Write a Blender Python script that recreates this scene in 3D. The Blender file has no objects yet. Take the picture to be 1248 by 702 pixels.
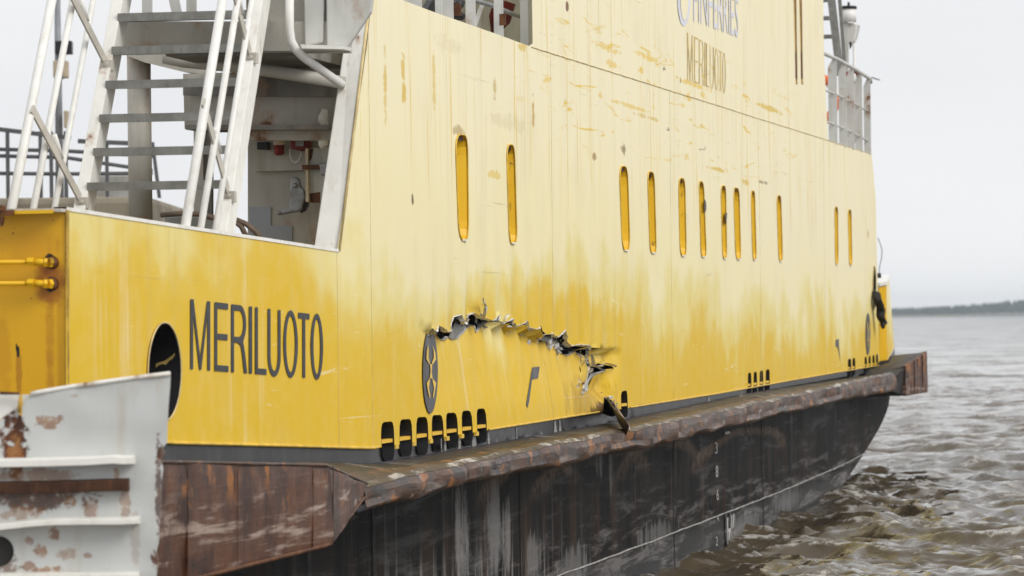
import bpy, bmesh, math, random
import numpy as np
from math import sin, cos, pi, radians, sqrt, exp, atan2, tan
from mathutils import Vector, Matrix, noise as mnoise
from mathutils.geometry import delaunay_2d_cdt

random.seed(11)
scn = bpy.context.scene
col = scn.collection

# ------------------------------------------------------------------ camera
FPX, CX, HY, EYE = 5000.0, 624.0, 388.0, 2.5      # focal length, axis and horizon for a 1248 px wide picture
ROLL = radians(0.7)
CR, SR = cos(ROLL), sin(ROLL)
cam = bpy.data.cameras.new('camera')
cam.sensor_width = 36
cam.lens = 36 * FPX / 1248
cam.shift_y = (HY - 351) / 1248
cam.clip_start = 0.5
cam.clip_end = 9000
cam.dof.use_dof = True
cam.dof.focus_distance = 31
cam.dof.aperture_fstop = 5.0
camo = bpy.data.objects.new('camera', cam)
camo.matrix_world = Matrix(((CR, SR, 0, 0), (0, 0, -1, 0), (-SR, CR, 0, EYE), (0, 0, 0, 1)))
col.objects.link(camo)
scn.camera = camo

# ------------------------------------------------------------------ world, sun, exposure
SUN_EL, SUN_AZ = radians(38), radians(126)          # azimuth clockwise from +Y
world = bpy.data.worlds.new('World')
scn.world = world
world.use_nodes = True
wt = world.node_tree
bg = wt.nodes['Background']
sky = wt.nodes.new('ShaderNodeTexSky')
sky.sky_type = 'NISHITA'
sky.sun_disc = False
sky.sun_elevation = SUN_EL
sky.sun_rotation = SUN_AZ
sky.dust_density = 4.0
tc = wt.nodes.new('ShaderNodeTexCoord')
mp = wt.nodes.new('ShaderNodeMapping')
mp.inputs['Scale'].default_value = (1.2, 1.2, 5.0)
wt.links.new(tc.outputs['Generated'], mp.inputs[0])
nz = wt.nodes.new('ShaderNodeTexNoise')
nz.inputs['Scale'].default_value = 2.2
nz.inputs['Detail'].default_value = 4
wt.links.new(mp.outputs[0], nz.inputs[0])
rp = wt.nodes.new('ShaderNodeValToRGB')
rp.color_ramp.elements[0].position = 0.3
rp.color_ramp.elements[0].color = (7.0, 7.12, 7.34, 1)
rp.color_ramp.elements[1].position = 0.7
rp.color_ramp.elements[1].color = (8.3, 8.33, 8.36, 1)
wt.links.new(nz.outputs['Fac'], rp.inputs[0])
mx = wt.nodes.new('ShaderNodeMix')
mx.data_type = 'RGBA'
mx.inputs[0].default_value = 0.94
wt.links.new(sky.outputs[0], mx.inputs[6])
wt.links.new(rp.outputs[0], mx.inputs[7])
wt.links.new(mx.outputs[2], bg.inputs[0])
bg.inputs[1].default_value = 0.10

sl = bpy.data.lights.new('sun', 'SUN')
sl.energy = 1.5
sl.angle = radians(28)
sl.color = (1.0, 0.965, 0.91)
slo = bpy.data.objects.new('sun', sl)
sd = Vector((sin(SUN_AZ) * cos(SUN_EL), cos(SUN_AZ) * cos(SUN_EL), sin(SUN_EL)))
slo.rotation_euler = sd.to_track_quat('Z', 'Y').to_euler()
slo.location = (20, -10, 40)
col.objects.link(slo)
scn.view_settings.view_transform = 'Standard'
scn.view_settings.look = 'None'
scn.view_settings.gamma = 1
scn.view_settings.exposure = 0.30
scn.render.engine = 'CYCLES'
scn.cycles.use_denoising = True
scn.cycles.max_bounces = 6
scn.cycles.volume_bounces = 1

# ------------------------------------------------------------------ where things stand
def ray(px, py):
    dx, dy = (px - CX) / FPX, (HY - py) / FPX
    return dx * CR + dy * SR, -dx * SR + dy * CR
ANG = math.atan(0.1892)                            # heading of the ferry from +Y
U = (sin(ANG), cos(ANG)); B = (-cos(ANG), sin(ANG))
_r = ray(453, 547)
K = (_r[0] * 27.2, 27.2)                           # the knuckle of the side, ferry coordinates start here
TAP = tan(radians(5))
def loc(X, Y, Z): return ((X-K[0])*U[0] + (Y-K[1])*U[1], (X-K[0])*B[0] + (Y-K[1])*B[1], Z)
def at(px, py, d):
    rx, rz = ray(px, py); return loc(rx*d, d, EYE + rz*d)
def onv(px, py, p0, p1):                           # on the upright plane through two plan points (s, b)
    rx, rz = ray(px, py)
    ds, db = p1[0]-p0[0], p1[1]-p0[1]
    ns, nb = -db, ds
    nx, ny = ns*U[0] + nb*B[0], ns*U[1] + nb*B[1]
    t = (ns*p0[0] + nb*p0[1] + nx*K[0] + ny*K[1]) / (nx*rx + ny)
    return loc(rx*t, t, EYE + rz*t)
def L(px, py, b=0.0): return onv(px, py, (0, b), (1, b))
def A(px, py, s): return onv(px, py, (s, 0), (s, 1))
def W(px, py):                                     # on the side of the ferry: straight amidships, tapered at the stern
    p = L(px, py)
    return p if p[0] >= 0 else onv(px, py, (0, 0), (-1, TAP))
def lerp(pts, x):
    if x <= pts[0][0]: i = 0
    elif x >= pts[-1][0]: i = len(pts)-2
    else: i = max(k for k in range(len(pts)-1) if pts[k][0] <= x)
    a, b = pts[i], pts[i+1]
    return a[1] + (b[1]-a[1])*(x-a[0])/(b[0]-a[0])
def sm(e0, e1, x):
    t = min(1, max(0, (x-e0)/(e1-e0))); return t*t*(3-2*t)

# ------------------------------------------------------------------ materials
class NT:
    def __init__(s, name, rough=0.5, metal=0.0):
        s.m = bpy.data.materials.new(name); s.m.use_nodes = True
        s.t = s.m.node_tree; s.b = s.t.nodes['Principled BSDF']
        s.b.inputs['Roughness'].default_value = rough; s.b.inputs['Metallic'].default_value = metal
        s.o = s.n('TexCoord').outputs['Object']
        x = s.n('SeparateXYZ'); s.lk(s.o, x.inputs[0]); s.x, s.y, s.z = x.outputs
    def n(s, k): return s.t.nodes.new('ShaderNode' + k)
    def lk(s, a, b): s.t.links.new(a, b)
    def put(s, sock, v):
        if hasattr(v, 'is_linked') or isinstance(v, bpy.types.NodeSocket): s.lk(v, sock)
        elif isinstance(v, (tuple, list)) and len(v) == 3 and sock.type == 'RGBA': sock.default_value = (*v, 1)
        else: sock.default_value = v
    def map(s, sc=(1, 1, 1), lo=(0, 0, 0)):
        q = s.n('Mapping'); s.lk(s.o, q.inputs[0]); q.inputs['Scale'].default_value = sc; q.inputs['Location'].default_value = lo
        return q.outputs[0]
    def noise(s, sc=(1, 1, 1), scale=1, detail=4, rough=0.55, lo=(0, 0, 0), dist=0):
        q = s.n('TexNoise'); s.lk(s.map(sc, lo), q.inputs[0])
        q.inputs['Scale'].default_value = scale; q.inputs['Detail'].default_value = detail
        q.inputs['Roughness'].default_value = rough; q.inputs['Distortion'].default_value = dist
        return q.outputs['Fac']
    def math(s, op, a, b=0.0, c=None):
        q = s.n('Math'); q.operation = op; s.put(q.inputs[0], a); s.put(q.inputs[1], b)
        if c is not None: s.put(q.inputs[2], c)
        return q.outputs[0]
    def add(s, *v):
        r = v[0]
        for k in v[1:]: r = s.math('ADD', r, k)
        return r
    def mul(s, a, b): return s.math('MULTIPLY', a, b)
    def step(s, v, a, b):                          # smooth 0..1 from a to b
        q = s.n('MapRange'); q.interpolation_type = 'SMOOTHSTEP'; s.put(q.inputs[0], v)
        q.inputs[1].default_value = a; q.inputs[2].default_value = b
        return q.outputs[0]
    def mix(s, f, a, b):
        q = s.n('Mix'); q.data_type = 'RGBA'; s.put(q.inputs[0], f); s.put(q.inputs[6], a); s.put(q.inputs[7], b)
        return q.outputs[2]
    def blob(s, cx, cz, rx, rz, wob, soft=0.35, ax=None):   # a stain of its own shape
        a = s.math('DIVIDE', s.math('SUBTRACT', ax or s.x, cx), rx); c = s.math('DIVIDE', s.math('SUBTRACT', s.z, cz), rz)
        d = s.add(s.mul(a, a), s.mul(c, c), wob)
        return s.step(d, 1.0, 1.0-soft)
    def done(s, color, rough=None, bump=None, dist=0.01, strength=0.5, spec=0.3):
        s.put(s.b.inputs['Specular IOR Level'], spec)
        s.put(s.b.inputs['Base Color'], color)
        if rough is not None: s.put(s.b.inputs['Roughness'], rough)
        if bump is not None:
            q = s.n('Bump'); q.inputs['Distance'].default_value = dist; q.inputs['Strength'].default_value = strength
            s.lk(bump, q.inputs['Height']); s.lk(q.outputs[0], s.b.inputs['Normal'])
        return s.m

M = {}
def plain(name, c, rough=0.5, metal=0.0, var=0.25, sc=6, dirt=None, dirt_amt=0.6, rust=0.0, bump=0.002):
    t = NT(name, rough, metal)
    n1 = t.noise((1, 1, 1), sc, 5); n2 = t.noise((4, 4, 0.7), sc*0.7, 5, 0.6, (3, 1, 2))
    c1 = t.mix(t.step(n1, 0.3, 0.7), tuple(v*(1-var) for v in c), tuple(min(1, v*(1+var*0.5)) for v in c))
    if dirt: c1 = t.mix(t.mul(t.step(n2, 0.5, 0.75), dirt_amt), c1, dirt)
    if rust:
        n3 = t.noise((1, 1, 0.8), sc*0.55, 8, 0.65, (7, 3, 1))
        r = t.step(n3, 0.66-0.22*rust, 0.70-0.18*rust)
        c1 = t.mix(t.mul(t.step(n3, 0.60-0.22*rust, 0.68-0.2*rust), 0.5), c1, (0.36, 0.20, 0.09))
        c1 = t.mix(r, c1, t.mix(n1, (0.09, 0.028, 0.010), (0.22, 0.075, 0.02)))
    M[name] = t.done(c1, rough, n1, bump, 0.5)
    return M[name]

# weathered side paint: chalked to cream above, yellow below
def paint_side():
    t = NT('side_paint', 0.5)
    st = t.noise((2.6, 1, 0.16), 1.0, 6, 0.6); st2 = t.noise((7, 1, 0.12), 1.0, 5, 0.6, (4, 0, 2))
    pa = t.noise((0.35, 1, 0.5), 1.0, 5, 0.6, (1, 0, 5)); fi = t.noise((3, 3, 3), 2.0, 6, 0.6)
    pa2 = t.noise((1.1, 1, 0.9), 1.0, 5, 0.6, (8, 0, 5))
    pa3 = t.noise((1.3, 1, 1.6), 1.0, 3, 0.5, (6, 0, 1), 0.4)
    zz = t.add(t.z, t.mul(t.math('SUBTRACT', st, 0.5), 0.38), t.mul(t.math('SUBTRACT', pa2, 0.5), 0.8), t.mul(t.math('SUBTRACT', pa, 0.5), 1.9), t.mul(t.math('SUBTRACT', st2, 0.5), 0.15), t.mul(t.math('SUBTRACT', pa3, 0.5), 0.7))
    aft = t.step(t.x, -1.3, 0.2)                   # the stern plates kept more colour
    zz = t.add(zz, t.mul(t.math('SUBTRACT', aft, 1.0), 0.50))
    far = t.step(t.x, 9.0, 24.0)
    gq = L(625, 372); gp = L(700, 402)               # chalk knocked off the buckled plates round the tear
    wv = t.math('SINE', t.mul(t.x, 2*pi/0.62)); gw = t.add(t.mul(wv, 0.12), t.mul(t.math('SUBTRACT', st, 0.5), 2.0), t.mul(t.math('SUBTRACT', pa2, 0.5), 2.5))
    for g_, rx_, rz_ in ((gq, 3.3, 0.34), (gp, 3.0, 0.36)):
        zz = t.add(zz, t.mul(t.blob(g_[0], g_[2], rx_, rz_, gw, 0.95), -0.26))
    zz = t.add(zz, t.mul(far, 0.25))
    c = t.mix(t.step(zz, 1.85, 2.5), (0.70, 0.455, 0.020), (0.71, 0.50, 0.062))
    c = t.mix(t.step(zz, 2.25, 2.70), c, (0.76, 0.645, 0.25))
    c = t.mix(t.step(zz, 2.65, 3.05), c, (0.83, 0.745, 0.445))
    c = t.mix(t.mul(t.step(t.add(zz, t.mul(far, 0.5)), 3.1, 4.6), 0.9), c, (0.845, 0.78, 0.555))
    c = t.mix(t.mul(t.mul(t.step(st2, 0.52, 0.72), t.step(pa3, 0.4, 0.6)), 0.14), c, (0.66, 0.50, 0.20))
    c = t.mix(t.mul(t.step(t.noise((4.5, 1, 0.09), 1.0, 6, 0.7, (1, 0, 9)), 0.54, 0.72), t.mul(t.step(pa2, 0.40, 0.62), 0.40)), c, (0.86, 0.80, 0.60))
    # yellow worn through in upright lines and in long scratches, under the upper deck edge
    up = t.step(t.z, 3.2, 3.9)
    l1 = t.mul(t.step(t.noise((9, 1, 0.35), 1.0, 7, 0.7, (2, 0, 1)), 0.55, 0.66), up)
    c = t.mix(t.mul(l1, 0.75), c, (0.68, 0.46, 0.06))
    band = t.mul(t.step(t.z, 3.75, 4.2), t.step(t.z, 5.5, 4.9))
    band = t.mul(band, t.mul(t.step(t.x, 3.5, 8.0), t.step(t.x, 28, 20)))
    tilt = NT.map
    l2 = t.noise((0.75, 1, 8.0), 1.0, 8, 0.72, (5, 0, 3), 0.9)
    sc = t.mul(t.step(l2, 0.575, 0.63), band)
    c = t.mix(t.mul(sc, 0.85), c, (0.74, 0.50, 0.04))
    l3 = t.noise((1.6, 1, 14.0), 1.0, 8, 0.75, (9, 0, 3), 1.1)
    c = t.mix(t.mul(t.mul(t.step(l3, 0.655, 0.67), band), 0.8), c, (0.10, 0.07, 0.04))
    for k, (lo, hi) in enumerate(((0.66, 0.70), (0.64, 0.67))):
        g = t.noise((0.22+.3*k, 1, 5.0+6*k), 1.0, 7, 0.7, (3+k, 0, 11+k), 1.4)
        c = t.mix(t.mul(t.step(g, lo, hi), 0.5), c, ((0.40, 0.31, 0.13), (0.84, 0.76, 0.52))[k])
    # grey wash and grime
    gr = t.mul(t.step(t.noise((5, 1, 0.35), 1.0, 6, 0.65, (3, 0, 8)), 0.54, 0.80), t.step(t.z, 1.6, 3.2))
    c = t.mix(t.mul(gr, 0.24), c, (0.36, 0.30, 0.17))
    c = t.mix(t.mul(t.step(pa2, 0.5, 0.75), 0.16), c, (0.52, 0.42, 0.22))
    sp = t.step(t.noise((1, 1, 1), 26, 3, 0.6, (6, 0, 0)), 0.735, 0.76)
    c = t.mix(t.mul(sp, 0.55), c, (0.16, 0.09, 0.03))
    c = t.mix(t.mul(t.step(fi, 0.35, 0.7), 0.07), c, (0.9, 0.8, 0.55))
    # rust runs and rubbed spots with a place of their own
    wv2 = t.add(t.mul(t.math('SUBTRACT', fi, 0.5), 4.5), t.mul(t.math('SUBTRACT', l2, 0.5), 5.0))
    for (px, py, rx, rz, am, cc) in ((502, 243, .05, .04, .9, (0.10, 0.05, 0.02)), (491, 95, .06, .17, .8, (0.64, 0.42, 0.04)), (469, 105, .05, .22, .7, (0.64, 0.42, 0.05)), (650, 135, .05, .14, .8, (0.50, 0.30, 0.05)), (636, 55, .22, .05, .7, (0.66, 0.46, 0.06)),
                                     (603, 108, .06, .10, .6, (0.5, 0.33, 0.07)), (530, 100, .05, .2, .6, (0.66, 0.45, 0.06)), (810, 82, .12, .035, .95, (0.09, 0.05, 0.02)), (830, 98, .06, .03, .9, (0.10, 0.06, 0.03)), (790, 70, .9, .03, .7, (0.74, 0.50, 0.04)), (845, 103, 1.1, .025, .7, (0.74, 0.50, 0.04)),
                                     (740, 58, .7, .03, .6, (0.73, 0.49, 0.05)), (745, 78, .35, .03, .6, (0.73, 0.49, 0.05)), (940, 133, 1.0, .03, .8, (0.66, 0.46, 0.05)), (770, 130, 1.0, .02, .6, (0.73, 0.49, 0.05)), (790, 143, .8, .02, .6, (0.60, 0.42, 0.06)), (872, 206, 1.0, .02, .8, (0.68, 0.46, 0.05)),
                                     (909, 222, .3, .035, .8, (0.66, 0.44, 0.04)), (930, 222, .5, .02, .7, (0.20, 0.13, 0.05)), (760, 182, .14, .04, .8, (0.24, 0.16, 0.06)), (724, 190, .1, .03, .8, (0.34, 0.20, 0.06)), (692, 8, .06, .04, .9, (0.16, 0.06, 0.02)), (560, 160, .2, .04, .6, (0.36, 0.22, 0.06)),
                                     (975, 462, .2, .05, .6, (0.3, 0.16, 0.04)), (800, 492, 1.4, .02, .5, (0.3, 0.17, 0.04)), (1058, 285, .2, .05, .6, (0.45, 0.30, 0.08)), (620, 150, .8, .05, .35, (0.62, 0.54, 0.30)), (545, 52, .5, .06, .3, (0.62, 0.54, 0.30))):
        p = L(px, py)
        c = t.mix(t.mul(t.blob(p[0], p[2], rx*1.15, rz*1.15, wv2, 0.8), am), c, cc)
    # black scuff beside the tear
    wob = t.mul(t.math('SUBTRACT', fi, 0.5), 3.0)
    q = L(741, 503)
    c = t.mix(t.mul(t.blob(q[0]-0.1, q[2], 0.95, 0.11, wob, 0.7), 0.95), c, (0.018, 0.015, 0.012))
    q = L(724, 487)  # shade of the stove-in pocket and its dirt, both put into the colour
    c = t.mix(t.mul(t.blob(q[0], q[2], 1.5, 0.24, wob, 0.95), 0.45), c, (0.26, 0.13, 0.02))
    q = L(603, 213)
    c = t.mix(t.mul(t.blob(q[0], q[2], 0.28, 0.045, wob, 0.5), 0.75), c, (0.74, 0.55, 0.14))
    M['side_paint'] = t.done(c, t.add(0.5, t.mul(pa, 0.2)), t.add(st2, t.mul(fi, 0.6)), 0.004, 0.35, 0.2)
paint_side()

def paint_fresh():                                  # sheltered yellow
    t = NT('fresh_yellow', 0.38)
    n1 = t.noise((2, 2, 0.5), 2, 5); n2 = t.noise((5, 5, 3), 1.6, 7, 0.68)
    c = t.mix(n1, (0.76, 0.43, 0.008), (0.82, 0.50, 0.016))
    c = t.mix(t.mul(t.step(n2, 0.60, 0.70), 0.8), c, (0.085, 0.03, 0.012))
    M['fresh_yellow'] = t.done(c, 0.4, n2, 0.003, 0.4)
    t = NT('transom_yellow', 0.36)
    n1 = t.noise((1, 1.6, 0.5), 2, 5); n2 = t.noise((1, 9, 1.0), 1.0, 7, 0.65); n3 = t.noise((1, 1, 1), 14, 4)
    c = t.mix(n1, (0.72, 0.37, 0.006), (0.76, 0.43, 0.012))
    w = t.mul(t.math('SUBTRACT', n3, 0.5), 1.6)
    for (x, y, rb, rz, am) in TR_STAIN:
        p = A(x, y, TR_S)
        c = t.mix(t.mul(t.blob(p[1], p[2], rb, rz, w, 0.9, ax=t.y), am), c, (0.34, 0.11, 0.008))
    for (x, y, rb, rz) in TR_HOLE:
        p = A(x, y, TR_S)
        c = t.mix(t.blob(p[1], p[2], rb, rz, w, 0.4, ax=t.y), c, (0.02, 0.012, 0.008))
    c = t.mix(t.step(t.noise((1, 1, 1), 40, 3, 0.6), 0.70, 0.74), c, (0.12, 0.05, 0.01))
    M['transom_yellow'] = t.done(c, 0.38, n3, 0.003, 0.3)

TR_C = W(81, 300); TR_S = TR_C[0]
TR_STAIN = [(62, 345, .11, .16, .85), (62, 330, .05, .07, .9), (61, 400, .030, .50, .35), (61, 470, .03, .30, .25), (72, 420, .015, .75, .2), (23, 450, .022, .16, .6), (5, 430, .05, .3, .25), (40, 300, .2, .12, .2)]
TR_HOLE = [(22, 428, .012, .040), (20, 423, .006, .025), (60, 318, .035, .045), (62, 346, .035, .045)]
paint_fresh()

def hull_paint():
    t = NT('hull_black', 0.32)
    v1 = t.noise((2.2, 1, 0.22), 1.0, 7, 0.66); v2 = t.noise((6, 1, 0.3), 1.0, 6, 0.65, (3, 0, 1))
    pa = t.noise((0.45, 1, 1.1), 1.0, 6, 0.6, (2, 0, 4)); h1 = t.noise((0.45, 1, 6.0), 1.0, 9, 0.74, (1, 0, 7), 0.35)
    fi = t.noise((6, 6, 6), 2.0, 6, 0.65)
    c = t.mix(t.step(v1, 0.35, 0.7), (0.003, 0.003, 0.003), (0.016, 0.0145, 0.014))
    c = t.mix(t.mul(t.step(v2, 0.54, 0.72), t.mul(t.step(pa, 0.42, 0.6), 0.75)), c, (0.13, 0.125, 0.122))
    lowz = t.step(t.z, 0.95, 0.30)
    aft = t.step(t.x, 10, 3)
    c = t.mix(t.mul(t.step(h1, 0.48, 0.62), t.mul(lowz, 0.75)), c, (0.17, 0.16, 0.155))
    c = t.mix(t.mul(t.mul(t.step(v2, 0.5, 0.66), lowz), t.mul(aft, 0.9)), c, (0.45, 0.44, 0.43))
    rb = t.mul(t.step(t.noise((1.8, 1, 0.18), 1.0, 7, 0.68, (9, 0, 2)), 0.46, 0.70), t.mul(t.step(t.z, 0.0, 0.5), t.step(t.z, 1.25, 0.8)))  # brown fades out below the rail, its shadow put into the paint
    c = t.mix(t.mul(rb, 0.60), c, (0.062, 0.034, 0.020))
    rb2 = t.mul(t.step(t.noise((5, 1, 0.2), 1.0, 5, 0.6, (4, 0, 6)), 0.63, 0.72), t.step(t.z, 0.3, 0.9))
    c = t.mix(t.mul(rb2, 0.45), c, (0.10, 0.05, 0.022))
    sc = t.step(t.noise((0.4, 1, 9), 1.0, 9, 0.76, (2, 0, 2), 0.6), 0.63, 0.66)
    c = t.mix(t.mul(sc, 0.45), c, (0.16, 0.13, 0.11))
    for (px, py, rx, rz, am) in ((600, 640, .35, .42, .8), (563, 655, .25, .5, .9), (616, 655, .22, .35, .9), (650, 680, .4, .22, .7), (730, 560, .25, .22, .7), (745, 575, .12, .3, .6), (700, 690, .8, .2, .6), (905, 640, 1.6, .16, .6), (960, 610, 1.5, .18, .6), (800, 650, 1.3, .12, .5)):
        p = L(px, py, 0.05); w_ = t.add(t.mul(t.math('SUBTRACT', v2, 0.5), 6.0), t.mul(t.math('SUBTRACT', fi, 0.5), 1.5))
        c = t.mix(t.mul(t.blob(p[0], p[2], rx, rz, w_, 0.95), am*0.62), c, (0.30, 0.292, 0.288))
    for (px, py, rx, rz) in ((726, 590, 3.0, 0.34), (805, 572, 2.6, 0.30), (905, 560, 4.0, 0.34), (650, 600, 2.2, 0.30)):
        p = L(px, py, 0.05)                          # arcs scrubbed on by tyre fenders
        a = t.math('DIVIDE', t.math('SUBTRACT', t.x, p[0]), rx); q = t.math('DIVIDE', t.math('SUBTRACT', t.z, p[2]), rz)
        d = t.math('SQRT', t.add(t.mul(a, a), t.mul(q, q)))
        d = t.add(d, t.mul(t.math('SUBTRACT', pa, 0.5), 0.6))
        ring = t.mul(t.step(d, 0.72, 0.92), t.step(d, 1.12, 0.97))
        ring = t.mul(ring, t.mul(t.step(q, -0.2, 0.5), t.step(fi, 0.3, 0.6)))
        c = t.mix(t.mul(ring, 0.75), c, (0.17, 0.115, 0.08))
    M['hull_black'] = t.done(c, t.add(0.42, t.mul(pa, 0.25)), t.add(t.mul(v2, 0.5), h1), 0.008, 0.4, t.add(0.025, t.mul(t.step(t.z, 0.42, 0.10), 0.40), t.mul(t.step(h1, 0.52, 0.66), 0.10)))
hull_paint()

def rail_steel():
    t = NT('rail_steel', 0.42)
    n1 = t.noise((1.2, 2, 3), 2.2, 8, 0.68); n2 = t.noise((0.7, 1, 8), 1.6, 8, 0.74, (3, 1, 1), 0.25); n3 = t.noise((1, 1, 1), 9, 6, 0.65)
    c = t.mix(t.step(n1, 0.34, 0.66), (0.014, 0.008, 0.006), (0.095, 0.042, 0.019))
    c = t.mix(t.mul(t.step(n2, 0.52, 0.66), 0.8), c, (0.20, 0.155, 0.13))
    c = t.mix(t.step(n3, 0.62, 0.70), c, (0.38, 0.33, 0.30))
    c = t.mix(t.mul(t.step(t.noise((2.2, 2, 5), 1.4, 7, 0.7, (5, 2, 8)), 0.55, 0.63), 0.9), c, (0.30, 0.11, 0.02))
    ed = t.n('NewGeometry').outputs['Pointiness']
    M['rail_steel'] = t.done(c, t.add(0.28, t.mul(n1, 0.3)), t.add(n1, t.mul(n2, 0.7), t.mul(n3, 0.3)), 0.02, 0.6)
    t = NT('worn_steel', 0.4)
    n1 = t.noise((1, 2, 3), 3.0, 8, 0.7); n2 = t.noise((0.6, 2, 2), 1.3, 5, 0.6, (4, 4, 4))
    M['worn_steel'] = t.done(t.mix(t.mul(t.step(n1, 0.48, 0.58), t.step(n2, 0.38, 0.58)), (0.045, 0.028, 0.02), (0.46, 0.43, 0.41)), 0.4, n1, 0.01, 0.5)
    t = NT('ledge_dark', 0.42)
    n1 = t.noise((0.7, 3, 1), 1.6, 8, 0.68); n2 = t.noise((0.5, 4, 1), 2.4, 8, 0.74, (3, 1, 1), 0.8); n3 = t.noise((2, 2, 1), 5, 6)
    c = t.mix(t.step(n1, 0.34, 0.7), (0.014, 0.015, 0.019), (0.044, 0.046, 0.054))
    c = t.mix(t.mul(t.step(n3, 0.46, 0.62), 0.8), c, (0.050, 0.027, 0.019))
    c = t.mix(t.mul(t.step(t.noise((3, 0.8, 1), 1.1, 8, 0.72, (2, 6, 1)), 0.55, 0.66), 0.7), c, (0.26, 0.25, 0.245))
    c = t.mix(t.step(n2, 0.60, 0.70), c, (0.42, 0.41, 0.41))
    M['ledge_dark'] = t.done(c, 0.5, n1, 0.02, 0.5, 0.2)
    t = NT('fender_rust', 0.5)
    n1 = t.noise((1.5, 1.5, 1.0), 2.4, 8, 0.66); n2 = t.noise((0.55, 0.55, 7.5), 1.8, 8, 0.66, (3, 1, 1), 0.3); n3 = t.noise((1, 1, 1), 10, 6, 0.6)
    v = t.noise((3.2, 3.2, 1.5), 1.3, 7, 0.68, (2, 2, 5))
    c = t.mix(t.step(n1, 0.32, 0.68), (0.034, 0.013, 0.008), (0.115, 0.044, 0.019))
    c = t.mix(t.mul(t.step(v, 0.55, 0.68), 0.45), c, (0.040, 0.022, 0.016))
    c = t.mix(t.mul(t.step(v, 0.47, 0.38), t.mul(t.step(t.z, 1.50, 1.74), 0.8)), c, (0.36, 0.13, 0.018))
    c = t.mix(t.mul(t.step(t.noise((1.1, 1.1, 1.6), 1.5, 7, 0.65, (6, 2, 9)), 0.54, 0.66), 0.75), c, (0.022, 0.012, 0.009))
    c = t.mix(t.mul(t.step(t.noise((2.5, 2.5, 2.4), 1.8, 8, 0.72, (8, 1, 3)), 0.58, 0.68), 0.6), c, (0.30, 0.11, 0.020))
    mid = t.mul(t.step(t.z, 1.08, 1.28), t.step(t.z, 1.72, 1.48))
    c = t.mix(t.mul(t.mul(t.step(n2, 0.50, 0.62), mid), t.step(n1, 0.38, 0.56)), c, (0.33, 0.25, 0.205))
    M['fender_rust'] = t.done(c, t.add(0.32, t.mul(n3, 0.3)), t.add(n1, t.mul(n2, 0.8)), 0.012, 0.55)
rail_steel()

plain('band_black', (0.033, 0.032, 0.033), 0.38, 0, 0.35, 3, (0.09, 0.085, 0.08), 0.5)
plain('white_paint', (0.80, 0.79, 0.74), 0.42, 0, 0.06, 5, (0.48, 0.40, 0.28), 0.3, 0.05)
plain('white_tube', (0.76, 0.755, 0.72), 0.36, 0, 0.06, 8, (0.45, 0.36, 0.24), 0.3, 0.0)
plain('grey_paint', (0.45, 0.43, 0.38), 0.48, 0, 0.12, 3, (0.26, 0.23, 0.17), 0.5, 0.22)
plain('grey_light', (0.56, 0.56, 0.53), 0.45, 0, 0.10, 4, (0.32, 0.28, 0.2), 0.4, 0.12)
plain('tread_steel', (0.235, 0.235, 0.215), 0.5, 0.2, 0.2, 12, (0.12, 0.11, 0.10), 0.5, 0.0, 0.004)
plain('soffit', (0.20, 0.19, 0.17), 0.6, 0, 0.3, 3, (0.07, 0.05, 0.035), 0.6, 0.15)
plain('bracket', (0.52, 0.49, 0.43), 0.45, 0, 0.15, 8)
plain('rusty_steel', (0.13, 0.05, 0.018), 0.65, 0, 0.5, 14, (0.05, 0.022, 0.012), 0.7, 0, 0.006)
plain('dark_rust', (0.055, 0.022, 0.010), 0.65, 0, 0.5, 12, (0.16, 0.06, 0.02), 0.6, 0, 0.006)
plain('galvanised', (0.30, 0.305, 0.305), 0.42, 0.55, 0.3, 18, (0.15, 0.15, 0.15), 0.4, 0, 0.004)
plain('torn_steel', (0.66, 0.66, 0.65), 0.4, 0.1, 0.35, 22, (0.14, 0.11, 0.07), 0.6, 0.1, 0.008)
plain('strip_steel', (0.48, 0.36, 0.30), 0.42, 0.2, 0.4, 9, (0.10, 0.05, 0.03), 0.8, 0.2, 0.006)
plain('charred_steel', (0.045, 0.036, 0.032), 0.5, 0, 0.5, 9, (0.2, 0.15, 0.13), 0.5)
plain('inside_dark', (0.035, 0.033, 0.03), 0.6, 0, 0.4, 4)
plain('inside_grey', (0.10, 0.096, 0.09), 0.6, 0, 0.4, 3, (0.05, 0.04, 0.03), 0.7)
plain('black_print', (0.030, 0.031, 0.034), 0.42, 0, 0.3, 12)
plain('grey_print', (0.050, 0.048, 0.052), 0.45, 0, 0.25, 12, (0.16, 0.15, 0.15), 0.4)
plain('white_print', (0.46, 0.45, 0.43), 0.5, 0, 0.3, 9, (0.10, 0.09, 0.085), 0.9)
plain('blue_print', (0.68, 0.69, 0.78), 0.5, 0, 0.08, 5, (0.68, 0.62, 0.5), 0.4)
plain('ochre_bead', (0.52, 0.33, 0.06), 0.5, 0, 0.35, 9, (0.12, 0.07, 0.03), 0.8)
plain('relief_paint', (0.70, 0.50, 0.14), 0.5, 0, 0.3, 9, (0.80, 0.70, 0.42), 0.9)
plain('seam_paint', (0.62, 0.49, 0.24), 0.5, 0, 0.35, 6, (0.36, 0.25, 0.09), 0.8)
plain('yellow_print', (0.70, 0.46, 0.05), 0.45)
plain('glass_dark', (0.012, 0.012, 0.013), 0.12, 0, 0.1)
plain('black_plastic', (0.018, 0.018, 0.02), 0.4, 0, 0.2)
plain('red_paint', (0.22, 0.02, 0.014), 0.4, 0, 0.25, 10)
plain('orange_buoy', (0.74, 0.13, 0.03), 0.5, 0, 0.15, 8)
plain('lamp_ivory', (0.66, 0.56, 0.40), 0.4, 0, 0.15, 8)
plain('tarred_rope', (0.022, 0.018, 0.015), 0.75, 0, 0.5, 40, None, 0, 0, 0.01)
plain('hose_brown', (0.16, 0.115, 0.08), 0.55, 0, 0.3, 10)
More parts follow.
